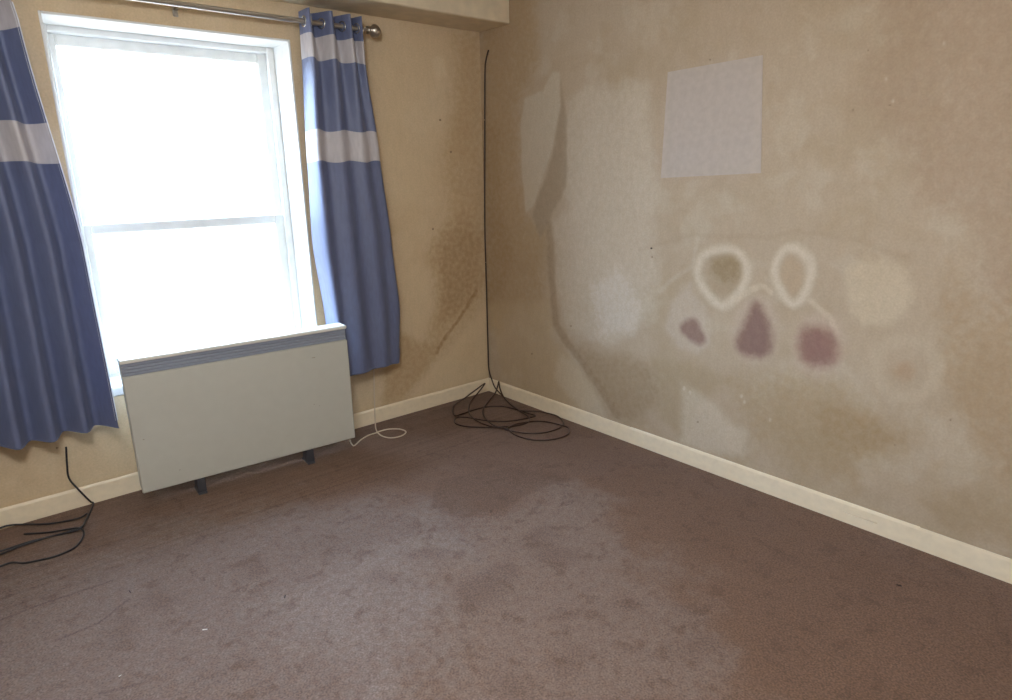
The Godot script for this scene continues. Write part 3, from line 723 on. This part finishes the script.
func build_curtain(called: String, label: String, plans: Array, hem: Callable, pleats: int) -> void:
	var blue := cloth(rgb8(104, 112, 144), rgb8(34, 38, 54), 0.5)
	var pale := cloth(rgb8(196, 190, 192), rgb8(90, 88, 92), 0.55)
	var t := thing(called, Vector3.ZERO, label, "curtain", "pair of striped curtains")
	var fix := func(y: float) -> Callable:
		return func(_u: float) -> float: return y
	var wave := func(y: float, a: float) -> Callable:
		return func(u: float) -> float: return y + a * sin(u * 19.0 + y * 3.0)
	var across := pleats * 10
	obj("heading", cloth_mesh(plans, fix.call(2.425), wave.call(2.305, 0.006), across, 6), blue, t)
	obj("pale_stripe", cloth_mesh(plans, wave.call(2.305, 0.006), wave.call(2.185, 0.006), across, 6), pale, t)
	obj("blue_panel", cloth_mesh(plans, wave.call(2.185, 0.006), wave.call(1.82, 0.006), across, 12), blue, t)
	obj("pale_stripe", cloth_mesh(plans, wave.call(1.82, 0.006), wave.call(1.655, 0.006), across, 8), pale, t)
	obj("blue_panel", cloth_mesh(plans, wave.call(1.655, 0.006), hem, across, 40), blue, t)
	# stitched hem along the bottom edge
	var path := PackedVector3Array()
	for i in across + 1:
		var u := float(i) / across
		var y: float = hem.call(u)
		path.append(cloth_point(plans, u, y + 0.001))
	obj("hem", tube(path, 0.0035, 6), blue, t)
	# metal eyelets where the heading crosses the pole
	var ring_mat := mat(rgb8(190, 188, 185), 0.25, 0.9)
	var before := cloth_point(plans, 0.0, POLE_Y)
	for i in range(1, 401):
		var p := cloth_point(plans, i / 400.0, POLE_Y)
		if (p.z - POLE_Z) * (before.z - POLE_Z) < 0.0:
			var ring := TorusMesh.new()
			ring.inner_radius = 0.02
			ring.outer_radius = 0.029
			ring.rings = 20
			ring.ring_segments = 8
			var e := obj("eyelet", ring, ring_mat, t)
			var d := p - before
			e.position = Vector3(p.x, POLE_Y, POLE_Z)
			e.rotation = Vector3(0, atan2(-d.z, d.x), 0)
			e.rotate_object_local(Vector3.RIGHT, PI / 2.0)
		before = p

func fold_plan(x0: float, x1: float, zc: float, amp: float, pleats: int, lead := 0.006) -> Array:
	var q := []
	var n := pleats * 2
	for i in n + 1:
		var f := float(i) / n
		var s := -1.0 if i % 2 == 1 else 1.0
		q.append(Vector2(lerpf(x0, x1, f) + lead * s, zc + amp * s))
	return q

func build_curtains() -> void:
	# right curtain: gathered into a narrow bunch, its window-side edge turned back to the wall
	var right := [
		[2.43, [Vector2(-1.262, 0.045), Vector2(-1.255, 0.165), Vector2(-1.195, 0.05), Vector2(-1.13, 0.165), Vector2(-1.07, 0.05), Vector2(-1.02, 0.16), Vector2(-0.975, 0.055), Vector2(-0.945, 0.15), Vector2(-0.918, 0.06)]],
		[2.20, [Vector2(-1.268, 0.045), Vector2(-1.255, 0.168), Vector2(-1.19, 0.10), Vector2(-1.13, 0.165), Vector2(-1.065, 0.10), Vector2(-1.01, 0.155), Vector2(-0.965, 0.10), Vector2(-0.93, 0.13), Vector2(-0.895, 0.05)]],
		[1.70, [Vector2(-1.292, 0.045), Vector2(-1.272, 0.165), Vector2(-1.20, 0.12), Vector2(-1.13, 0.165), Vector2(-1.06, 0.12), Vector2(-0.99, 0.15), Vector2(-0.93, 0.115), Vector2(-0.875, 0.12), Vector2(-0.835, 0.04)]],
		[1.20, [Vector2(-1.308, 0.045), Vector2(-1.268, 0.165), Vector2(-1.20, 0.13), Vector2(-1.12, 0.165), Vector2(-1.04, 0.12), Vector2(-0.96, 0.15), Vector2(-0.89, 0.115), Vector2(-0.83, 0.115), Vector2(-0.79, 0.035)]],
		[0.75, [Vector2(-1.272, 0.045), Vector2(-1.25, 0.17), Vector2(-1.19, 0.14), Vector2(-1.11, 0.175), Vector2(-1.03, 0.125), Vector2(-0.94, 0.15), Vector2(-0.87, 0.11), Vector2(-0.80, 0.11), Vector2(-0.752, 0.035)]],
		[0.40, [Vector2(-1.275, 0.06), Vector2(-1.25, 0.19), Vector2(-1.19, 0.165), Vector2(-1.11, 0.185), Vector2(-1.03, 0.15), Vector2(-0.95, 0.16), Vector2(-0.89, 0.125), Vector2(-0.83, 0.115), Vector2(-0.785, 0.04)]],
	]
	build_curtain("curtain", "navy and silver striped curtain bunched between window and corner", right, func(u: float) -> float: return 0.395 + 0.02 * sin(u * 3.0) + 0.085 * smoothstep(0.86, 0.93, u), 8)
	# left curtain: pulled wider, deep even pleats, lit along the edge by the window
	var left := [
		[2.43, fold_plan(-3.22, -2.56, 0.105, 0.055, 7)],
		[2.20, fold_plan(-3.24, -2.53, 0.12, 0.045, 7)],
		[1.30, fold_plan(-3.30, -2.455, 0.135, 0.045, 7)],
		[0.40, fold_plan(-3.36, -2.45, 0.15, 0.055, 7)],
	]
	build_curtain("curtain", "navy and silver striped curtain at the picture's left edge", left, func(u: float) -> float: return 0.43 + 0.006 * sin(u * 17.0), 7)
	# pale strip that peeps out along the window-side edge of the left curtain
	var edge_strip := []
	for row in left:
		var q: Array = row[1]
		var e: Vector2 = q[q.size() - 1]
		edge_strip.append([row[0], [e + Vector2(-0.006, -0.008), e + Vector2(-0.002, -0.008), e + Vector2(0.002, -0.008), e + Vector2(0.005, -0.008)]])
	obj("edge_strip", cloth_mesh(edge_strip, func(_u: float) -> float: return 2.28, func(_u: float) -> float: return 0.46, 6, 30), cloth(rgb8(225, 225, 228), rgb8(120, 120, 124)), get_node("curtain_001"))

	var steel := mat(rgb8(176, 168, 158), 0.28, 0.9)
	var pole := thing("curtain_pole", Vector3(0, POLE_Y, POLE_Z), "brushed metal curtain pole with round ball end under the beam", "curtain pole")
	obj("rod", tube(PackedVector3Array([Vector3(-3.36, 0, 0), Vector3(-2, 0, 0), Vector3(-0.885, 0, 0)]), 0.013, 16), steel, pole)
	for s in [[-0.885, 1.0], [-3.36, -1.0]]:
		var f := obj("finial", lathe(PackedVector2Array([Vector2(0.0, -0.004), Vector2(0.016, -0.004), Vector2(0.017, 0.003), Vector2(0.011, 0.007), Vector2(0.018, 0.013), Vector2(0.025, 0.022), Vector2(0.0275, 0.033), Vector2(0.025, 0.044), Vector2(0.017, 0.053), Vector2(0.008, 0.058), Vector2(0.0, 0.059)]), 24), steel, pole)
		f.scale = Vector3.ONE * 1.3
		f.position = Vector3(s[0], 0, 0)
		f.rotation = Vector3(0, 0, -PI / 2.0 * s[1])
	for x in [-3.30, -1.87, -0.90]:
		var st := begin()
		add_box(st, Vector3(x - 0.012, -0.035, -POLE_Z + 0.001), Vector3(x + 0.012, 0.035, -POLE_Z + 0.008), 0.002)
		add_box(st, Vector3(x - 0.006, -0.008, -POLE_Z + 0.006), Vector3(x + 0.006, 0.006, -0.012), 0.002)
		obj("bracket", st.commit(), steel, pole)

# ------------------------------------------------------------------ heater

func build_heater() -> void:
	var h := thing("panel_heater", Vector3(-1.845, 0, 0.305), "cream panel heater on two dark feet below the window", "heater")
	h.rotation.y = -0.0637
	var cream := uneven(rgb8(188, 186, 176), 0.4, 131, 0.98, 0.02, 2.0)
	var lid := uneven(rgb8(232, 230, 220), 0.35, 133, 0.95, 0.02, 2.0)
	var grey := mat(rgb8(140, 146, 160), 0.5)
	var dark := mat(rgb8(58, 58, 64), 0.5)
	var w := 0.556
	var d := 0.09
	var y0 := 0.085
	var y1 := 0.765
	# casing: back, bottom and two ends
	var st := begin()
	add_box(st, Vector3(-w, y0 + 0.004, -d), Vector3(w, y1 - 0.018, -d + 0.012), 0.003)
	add_box(st, Vector3(-w, y0 + 0.004, -d + 0.012), Vector3(-w + 0.012, y1 - 0.018, -0.012), 0.002)
	add_box(st, Vector3(w - 0.012, y0 + 0.004, -d + 0.012), Vector3(w, y1 - 0.018, -0.012), 0.002)
	add_box(st, Vector3(-w + 0.012, y0 + 0.004, -d + 0.012), Vector3(w - 0.012, y0 + 0.014, -0.012), 0.002)
	obj("casing", st.commit(), cream, h)
	obj("front_panel", box_mesh(Vector3(-w - 0.003, y0, -0.012), Vector3(w + 0.003, 0.682, 0.004), 0.005), cream, h)
	obj("top_cover", box_mesh(Vector3(-w - 0.004, y1 - 0.019, -d - 0.004), Vector3(w + 0.004, y1, 0.007), 0.004), lid, h)
	# warm-air outlet: a recessed strip with thin bars
	var grille := obj("grille", box_mesh(Vector3(-w + 0.012, 0.68, -0.022), Vector3(w - 0.012, y1 - 0.019, -0.016)), grey, h)
	for k in 4:
		var y := 0.684 + k * 0.0155
		obj("grille_bar", box_mesh(Vector3(-w + 0.001, y, -0.016), Vector3(w - 0.001, y + 0.0135, -0.003), 0.002), grey, grille)
	for x in [-0.293, 0.284]:
		st = begin()
		add_box(st, Vector3(x - 0.021, 0.008, -0.07), Vector3(x + 0.021, y0 + 0.006, -0.018), 0.004)
		add_box(st, Vector3(x - 0.022, 0.0, -0.10), Vector3(x + 0.022, 0.01, 0.012), 0.004)
		add_box(st, Vector3(x - 0.021, 0.009, -0.02), Vector3(x + 0.021, y0, 0.0), 0.003)
		obj("foot", st.commit(), dark, h)
	# small scuffs on the enamel
	var scuff := mat(rgb8(140, 132, 116), 0.7)
	for s in [[-0.385, 0.16, 0.006], [0.33, 0.345, 0.006], [0.36, 0.33, 0.004], [0.345, 0.612, 0.02], [-0.52, 0.36, 0.008]]:
		obj("chip", box_mesh(Vector3(s[0], s[1], 0.0036), Vector3(s[0] + s[2], s[1] + 0.003, 0.0043)), scuff, h)

# ------------------------------------------------------------------ cables and small things

func build_cables() -> void:
	var black := mat(rgb8(58, 38, 28), 0.5)
	var path := spline([Vector3(-0.0050, 2.3500, 0.0962), Vector3(-0.0070, 2.3273, 0.0853), Vector3(-0.0075, 2.2815, 0.0661), Vector3(-0.0075, 2.2339, 0.0577), Vector3(-0.0075, 2.0495, 0.0462), Vector3(-0.0075, 1.8150, 0.0356), Vector3(-0.0075, 1.5996, 0.0260), Vector3(-0.0075, 1.3575, 0.0151), Vector3(-0.0075, 1.1566, 0.0090), Vector3(-0.0075, 0.9281, 0.0090), Vector3(-0.0075, 0.5824, 0.0090), Vector3(-0.0075, 0.3422, 0.0090), Vector3(-0.0075, 0.1915, 0.0093), Vector3(-0.0140, 0.1350, 0.0300), Vector3(-0.0231, 0.1080, 0.0589), Vector3(-0.0517, 0.0600, 0.1371), Vector3(-0.0628, 0.0200, 0.2434), Vector3(-0.1038, 0.0045, 0.3669), Vector3(-0.1351, 0.0045, 0.4906), Vector3(-0.1318, 0.0045, 0.5857), Vector3(-0.1245, 0.0045, 0.6464), Vector3(-0.1858, 0.0045, 0.6452), Vector3(-0.2842, 0.0045, 0.6184), Vector3(-0.3684, 0.0045, 0.5632), Vector3(-0.4238, 0.0045, 0.4872), Vector3(-0.4731, 0.0045, 0.3714), Vector3(-0.5127, 0.0045, 0.3165), Vector3(-0.5572, 0.0045, 0.3273), Vector3(-0.5988, 0.0045, 0.3908), Vector3(-0.5932, 0.0045, 0.4559), Vector3(-0.5613, 0.0060, 0.5172), Vector3(-0.5023, 0.0080, 0.5857), Vector3(-0.4265, 0.0120, 0.6608), Vector3(-0.3399, 0.0120, 0.7094), Vector3(-0.2475, 0.0120, 0.7132), Vector3(-0.1886, 0.0120, 0.6484), Vector3(-0.1558, 0.0120, 0.5284), Vector3(-0.1111, 0.0150, 0.3608), Vector3(-0.0653, 0.0300, 0.2389), Vector3(-0.0473, 0.0700, 0.1828), Vector3(-0.0308, 0.1080, 0.1533), Vector3(-0.0453, 0.0850, 0.1589), Vector3(-0.0844, 0.0400, 0.1762), Vector3(-0.1973, 0.0140, 0.2354), Vector3(-0.3177, 0.0120, 0.3273), Vector3(-0.4076, 0.0120, 0.4599), Vector3(-0.4504, 0.0120, 0.5993), Vector3(-0.4452, 0.0140, 0.6695), Vector3(-0.4271, 0.0060, 0.7292), Vector3(-0.3868, 0.0045, 0.8150), Vector3(-0.3282, 0.0045, 0.8789), Vector3(-0.2512, 0.0045, 0.9106), Vector3(-0.1516, 0.0045, 0.9088), Vector3(-0.0780, 0.0045, 0.8628), Vector3(-0.0260, 0.0045, 0.7569), Vector3(-0.0376, 0.0045, 0.6491), Vector3(-0.0698, 0.0060, 0.5875), Vector3(-0.1386, 0.0120, 0.5373), Vector3(-0.1644, 0.0120, 0.4229), Vector3(-0.1822, 0.0045, 0.3395), Vector3(-0.2632, 0.0045, 0.2861), Vector3(-0.3662, 0.0060, 0.2779), Vector3(-0.4864, 0.0120, 0.2969), Vector3(-0.5278, 0.0120, 0.2938), Vector3(-0.4946, 0.0120, 0.2161), Vector3(-0.4153, 0.0140, 0.1278), Vector3(-0.3175, 0.0300, 0.1027), Vector3(-0.2189, 0.0700, 0.1059), Vector3(-0.1424, 0.1120, 0.1267), Vector3(-0.1537, 0.0900, 0.1206), Vector3(-0.2024, 0.0550, 0.1245), Vector3(-0.2989, 0.0200, 0.1622), Vector3(-0.4092, 0.0180, 0.2818), Vector3(-0.4747, 0.0180, 0.4077), Vector3(-0.4933, 0.0180, 0.5202), Vector3(-0.4846, 0.0180, 0.6205), Vector3(-0.4577, 0.0200, 0.6846), Vector3(-0.4310, 0.0120, 0.7206), Vector3(-0.4437, 0.0045, 0.8078), Vector3(-0.4282, 0.0045, 0.9120), Vector3(-0.3798, 0.0045, 0.9835), Vector3(-0.2913, 0.0045, 1.0249), Vector3(-0.1915, 0.0045, 1.0189), Vector3(-0.1228, 0.0045, 0.9518), Vector3(-0.1334, 0.0120, 0.9030), Vector3(-0.1470, 0.0060, 0.7898), Vector3(-0.2077, 0.0080, 0.7230), Vector3(-0.3308, 0.0180, 0.6992), Vector3(-0.4102, 0.0200, 0.7099)], 8)
	var a := thing("cable", Vector3.ZERO, "dark brown cable down the corner, looped on the carpet", "cable")
	obj("lead", tube(path, 0.0048, 8), black, a)
	obj("tip", tube(PackedVector3Array([path[path.size() - 1], path[path.size() - 1] + (path[path.size() - 1] - path[path.size() - 3]).normalized() * 0.018]), 0.005, 8), mat(rgb8(120, 105, 80), 0.3, 0.8), a)
	for s in [Vector3(-0.0075, 1.9237, 0.0405), Vector3(-0.0075, 0.9643, 0.0090)]:
		obj("clip", box_mesh(s - Vector3(0.006, 0.003, 0.006), s + Vector3(0.006, 0.003, 0.006), 0.002), mat(rgb8(150, 130, 105), 0.5), a)
	path = spline([Vector3(-2.6499, 0.3144, -0.0100), Vector3(-2.6510, 0.3129, 0.0040), Vector3(-2.6607, 0.2358, 0.0060), Vector3(-2.6646, 0.1627, 0.0080), Vector3(-2.6390, 0.1003, 0.0240), Vector3(-2.6004, 0.0200, 0.0230), Vector3(-2.5890, 0.0060, 0.0256), Vector3(-2.6062, 0.0060, 0.0926), Vector3(-2.6458, 0.0060, 0.2005), Vector3(-2.6793, 0.0060, 0.2641), Vector3(-2.7588, 0.0060, 0.2681), Vector3(-2.8712, 0.0060, 0.2532), Vector3(-2.9804, 0.0060, 0.2592), Vector3(-3.0907, 0.0060, 0.2511), Vector3(-3.2029, 0.0060, 0.2297), Vector3(-3.2359, 0.0060, 0.1404), Vector3(-3.1696, 0.0060, 0.1284), Vector3(-3.0566, 0.0100, 0.0761), Vector3(-2.9652, 0.0200, 0.0416), Vector3(-2.9202, 0.0200, 0.0461), Vector3(-2.8693, 0.0120, 0.0663), Vector3(-2.7742, 0.0080, 0.1311), Vector3(-2.6737, 0.0140, 0.1739), Vector3(-2.6307, 0.0140, 0.1511), Vector3(-2.6505, 0.0160, 0.2324), Vector3(-2.6894, 0.0160, 0.3020), Vector3(-2.7968, 0.0060, 0.2638), Vector3(-2.9094, 0.0060, 0.2716), Vector3(-2.9818, 0.0140, 0.3086), Vector3(-3.0640, 0.0160, 0.3161), Vector3(-3.0742, 0.0060, 0.3650), Vector3(-3.0298, 0.0060, 0.4147), Vector3(-2.9890, 0.0060, 0.4068), Vector3(-2.9476, 0.0060, 0.4044), Vector3(-2.9090, 0.0060, 0.4453), Vector3(-2.8543, 0.0060, 0.4644), Vector3(-2.7978, 0.0060, 0.4745), Vector3(-2.7284, 0.0060, 0.4527), Vector3(-2.6855, 0.0060, 0.3807), Vector3(-2.6743, 0.0140, 0.3277), Vector3(-2.6884, 0.0160, 0.2837), Vector3(-2.7328, 0.0140, 0.2580), Vector3(-2.7991, 0.0060, 0.2128), Vector3(-2.8852, 0.0060, 0.1534)], 8)
	a = thing("cable", Vector3.ZERO, "dark cable from a wall hole, coiled below the left curtain", "cable")
	obj("lead", tube(path, 0.0045, 8), mat(rgb8(38, 36, 40), 0.45), a)
	path = spline([Vector3(-0.9669, 0.4146, 0.0300), Vector3(-0.9594, 0.3321, 0.0120), Vector3(-0.9641, 0.2352, 0.0100), Vector3(-0.9709, 0.1387, 0.0120), Vector3(-0.9797, 0.0741, 0.0220), Vector3(-0.9858, 0.0280, 0.0300), Vector3(-1.0290, 0.0040, 0.1127), Vector3(-1.0564, 0.0040, 0.1921), Vector3(-1.0613, 0.0040, 0.2576), Vector3(-1.0349, 0.0040, 0.3166), Vector3(-0.9721, 0.0040, 0.3314), Vector3(-0.9158, 0.0040, 0.2944), Vector3(-0.9196, 0.0040, 0.2284), Vector3(-0.9737, 0.0040, 0.1778), Vector3(-1.0315, 0.0040, 0.1700), Vector3(-1.0776, 0.0090, 0.1890), Vector3(-1.1193, 0.0040, 0.1814), Vector3(-1.1848, 0.0040, 0.2108), Vector3(-1.2419, 0.0040, 0.2543), Vector3(-1.2665, 0.0040, 0.2667), Vector3(-1.2631, 0.0040, 0.2345), Vector3(-1.2528, 0.0040, 0.1962)], 8)
	a = thing("power_cord", Vector3.ZERO, "thin white power cord looped on the carpet beside the heater", "cord")
	obj("lead", tube(path, 0.004, 8), mat(rgb8(206, 190, 168), 0.45), a)
	var tip := path[path.size() - 1]
	obj("strain_relief", tube(PackedVector3Array([tip, tip + Vector3(-0.005, 0.045, -0.004)]), 0.005, 8), mat(rgb8(206, 196, 178), 0.45), a)

func build_small_things() -> void:
	# square of clean paper left on the wall
	var st := begin()
	var q := [Vector2(1.512, 2.046), Vector2(2.019, 2.055), Vector2(2.054, 1.549), Vector2(1.496, 1.532)]
	var o := Vector3(-0.0015, 0, 0)
	var f: Array[Vector3] = []
	for p in q:
		f.append(Vector3(-0.0003, p.y, p.x))
	quad(st, f[0] + o, f[1] + o, f[2] + o, f[3] + o, Vector3.LEFT)
	var c := (f[0] + f[1] + f[2] + f[3]) * 0.25
	for i in 4:
		var j := (i + 1) % 4
		quad(st, f[i], f[j], f[j] + o, f[i] + o, (f[i] + f[j]) * 0.5 - c)
	quad(st, f[0], f[1], f[2], f[3], Vector3.RIGHT)
	var paper := obj("paper_patch", st.commit(), uneven(rgb8(183, 169, 157), 0.85, 141, 0.95, 0.03, 4.0))
	tag(paper, "plain pale square of paper stuck high on the stained wall", "paper")

	var metal := mat(rgb8(70, 60, 52), 0.4, 0.7)
	var at := Vector2(1.459, 1.165)
	var nail := thing("nail", Vector3(0, at.y, at.x), "small dark nail in the stained wall, left of the rings", "nail")
	var hd := obj("head", lathe(PackedVector2Array([Vector2(0, 0.014), Vector2(0.004, 0.0135), Vector2(0.0055, 0.012), Vector2(0.004, 0.0105), Vector2(0.0, 0.0105)]), 12), metal, nail)
	hd.rotation.z = PI / 2.0
	obj("shank", tube(PackedVector3Array([Vector3(-0.012, 0, 0), Vector3(0.002, 0, 0)]), 0.002, 8), metal, nail)

	# bits of litter trodden into the carpet
	var bits := [Vector3(-2.4544, 0.0000, 1.4082), Vector3(-2.1610, 0.0000, 1.4159), Vector3(-0.3471, 0.0000, 2.9512), Vector3(-2.7347, 0.0000, 1.4578), Vector3(-1.1536, 0.0000, 1.4423), Vector3(-2.6099, -0.0000, 0.9710)]
	var labels := ["shiny white scrap on the carpet in front of the heater", "dark crumb on the carpet midway between heater and camera", "dark crumb on the carpet near the right skirting board", "pale fleck on the carpet at the picture's bottom left", "dark crumb by the edge of the carpet's worn area", "dark fluff on the carpet just in front of the heater"]
	var tones := [rgb8(240, 240, 240), rgb8(44, 38, 40), rgb8(48, 32, 28), rgb8(220, 215, 210), rgb8(60, 40, 34), rgb8(70, 56, 54)]
	var sizes := [0.006, 0.006, 0.008, 0.003, 0.006, 0.006]
	var rng := RandomNumberGenerator.new()
	rng.seed = 5
	for i in bits.size():
		var s: float = sizes[i]
		var prof := PackedVector3Array()
		var turn := rng.randf() * TAU
		for k in 6:
			var t := k / 5.0 - 0.5
			prof.append(Vector3(cos(turn) * t * s * 2.4, s * 0.35 + 0.25 * s * sin(t * 5.0), sin(turn) * t * s * 2.4 + sin(t * 7.0) * s * 0.25))
		var called := "paper_scrap" if i == 0 or i == 3 else "crumb"
		var b := obj(called, tube(prof, s * 0.35, 6), mat(tones[i], 0.4 if i == 0 else 0.9))
		b.position = bits[i]
		tag(b, labels[i], "litter")

func build_fill_lamp() -> void:
	# added ceiling lamp, unseen, as fill light for surfaces facing away from the window
	var at := Vector3(-2.9, 0, 3.1)
	var t := thing("added_fill_lamp", Vector3(at.x, ROOM_Y, at.z), "added globe lamp on a white cord, unseen, giving fill light from out of view", "lamp")
	var white := mat(rgb8(235, 232, 225), 0.4)
	obj("ceiling_rose", lathe(PackedVector2Array([Vector2(0, 0), Vector2(0.05, 0), Vector2(0.048, -0.012), Vector2(0.02, -0.03), Vector2(0.0, -0.032)]), 20), white, t)
	obj("flex", tube(PackedVector3Array([Vector3(0, -0.02, 0), Vector3(0, -0.1, 0), Vector3(0, -0.2, 0)]), 0.004, 8), white, t)
	var globe := SphereMesh.new()
	globe.radius = 0.23
	globe.height = 0.46
	var m := mat(rgb8(245, 240, 230), 0.3)
	m.emission_enabled = true
	m.emission = FILL_LAMP_COLOUR
	m.emission_energy_multiplier = 1.6
	var g := obj("globe", globe, m, t)
	g.position.y = -0.42
	var l := OmniLight3D.new()
	l.name = "fill_light"
	l.light_color = FILL_LAMP_COLOUR
	l.light_energy = FILL_LAMP_ENERGY
	l.light_size = 0.22
	l.omni_range = 9.0
	l.omni_attenuation = 2.0
	l.shadow_enabled = true
	t.add_child(l)
	l.position.y = -0.42

# ------------------------------------------------------------------ scene

const FILL_LAMP_COLOUR := Color(0.95, 0.97, 1.0)
const FILL_LAMP_ENERGY := 3.2
const SKY_ENERGY := 4.6
const EXPOSURE := 1.0

func _ready() -> void:
	var cam := Camera3D.new()
	cam.name = "camera"
	cam.position = Vector3(-2.90156, 1.56317, 3.65975)
	cam.rotation = Vector3(-0.26244, -0.69869, -0.02022)
	cam.fov = rad_to_deg(2.0 * atan(350.0 / 651.084))
	cam.near = 0.02
	cam.far = 100.0
	add_child(cam)
	cam.current = true

	var sky_mat := ProceduralSkyMaterial.new()
	sky_mat.sky_top_color = Color(0.74, 0.86, 1.0)
	sky_mat.sky_horizon_color = Color(0.82, 0.91, 1.0)
	sky_mat.ground_horizon_color = Color(0.86, 0.88, 0.9)
	sky_mat.ground_bottom_color = Color(0.7, 0.7, 0.7)
	sky_mat.sky_energy_multiplier = SKY_ENERGY
	sky_mat.ground_energy_multiplier = SKY_ENERGY * 0.6
	sky_mat.sun_angle_max = 0.0
	var sky := Sky.new()
	sky.sky_material = sky_mat
	var env := Environment.new()
	env.background_mode = Environment.BG_SKY
	env.sky = sky
	env.tonemap_mode = Environment.TONE_MAPPER_LINEAR
	env.tonemap_exposure = EXPOSURE
	env.sdfgi_enabled = true
	env.ssao_enabled = true
	env.ssil_enabled = true
	var we := WorldEnvironment.new()
	we.environment = env
	add_child(we)

	build_shell()
	build_window()
	build_fill_lamp()
	build_curtains()
	build_heater()
	build_cables()
	build_small_things()
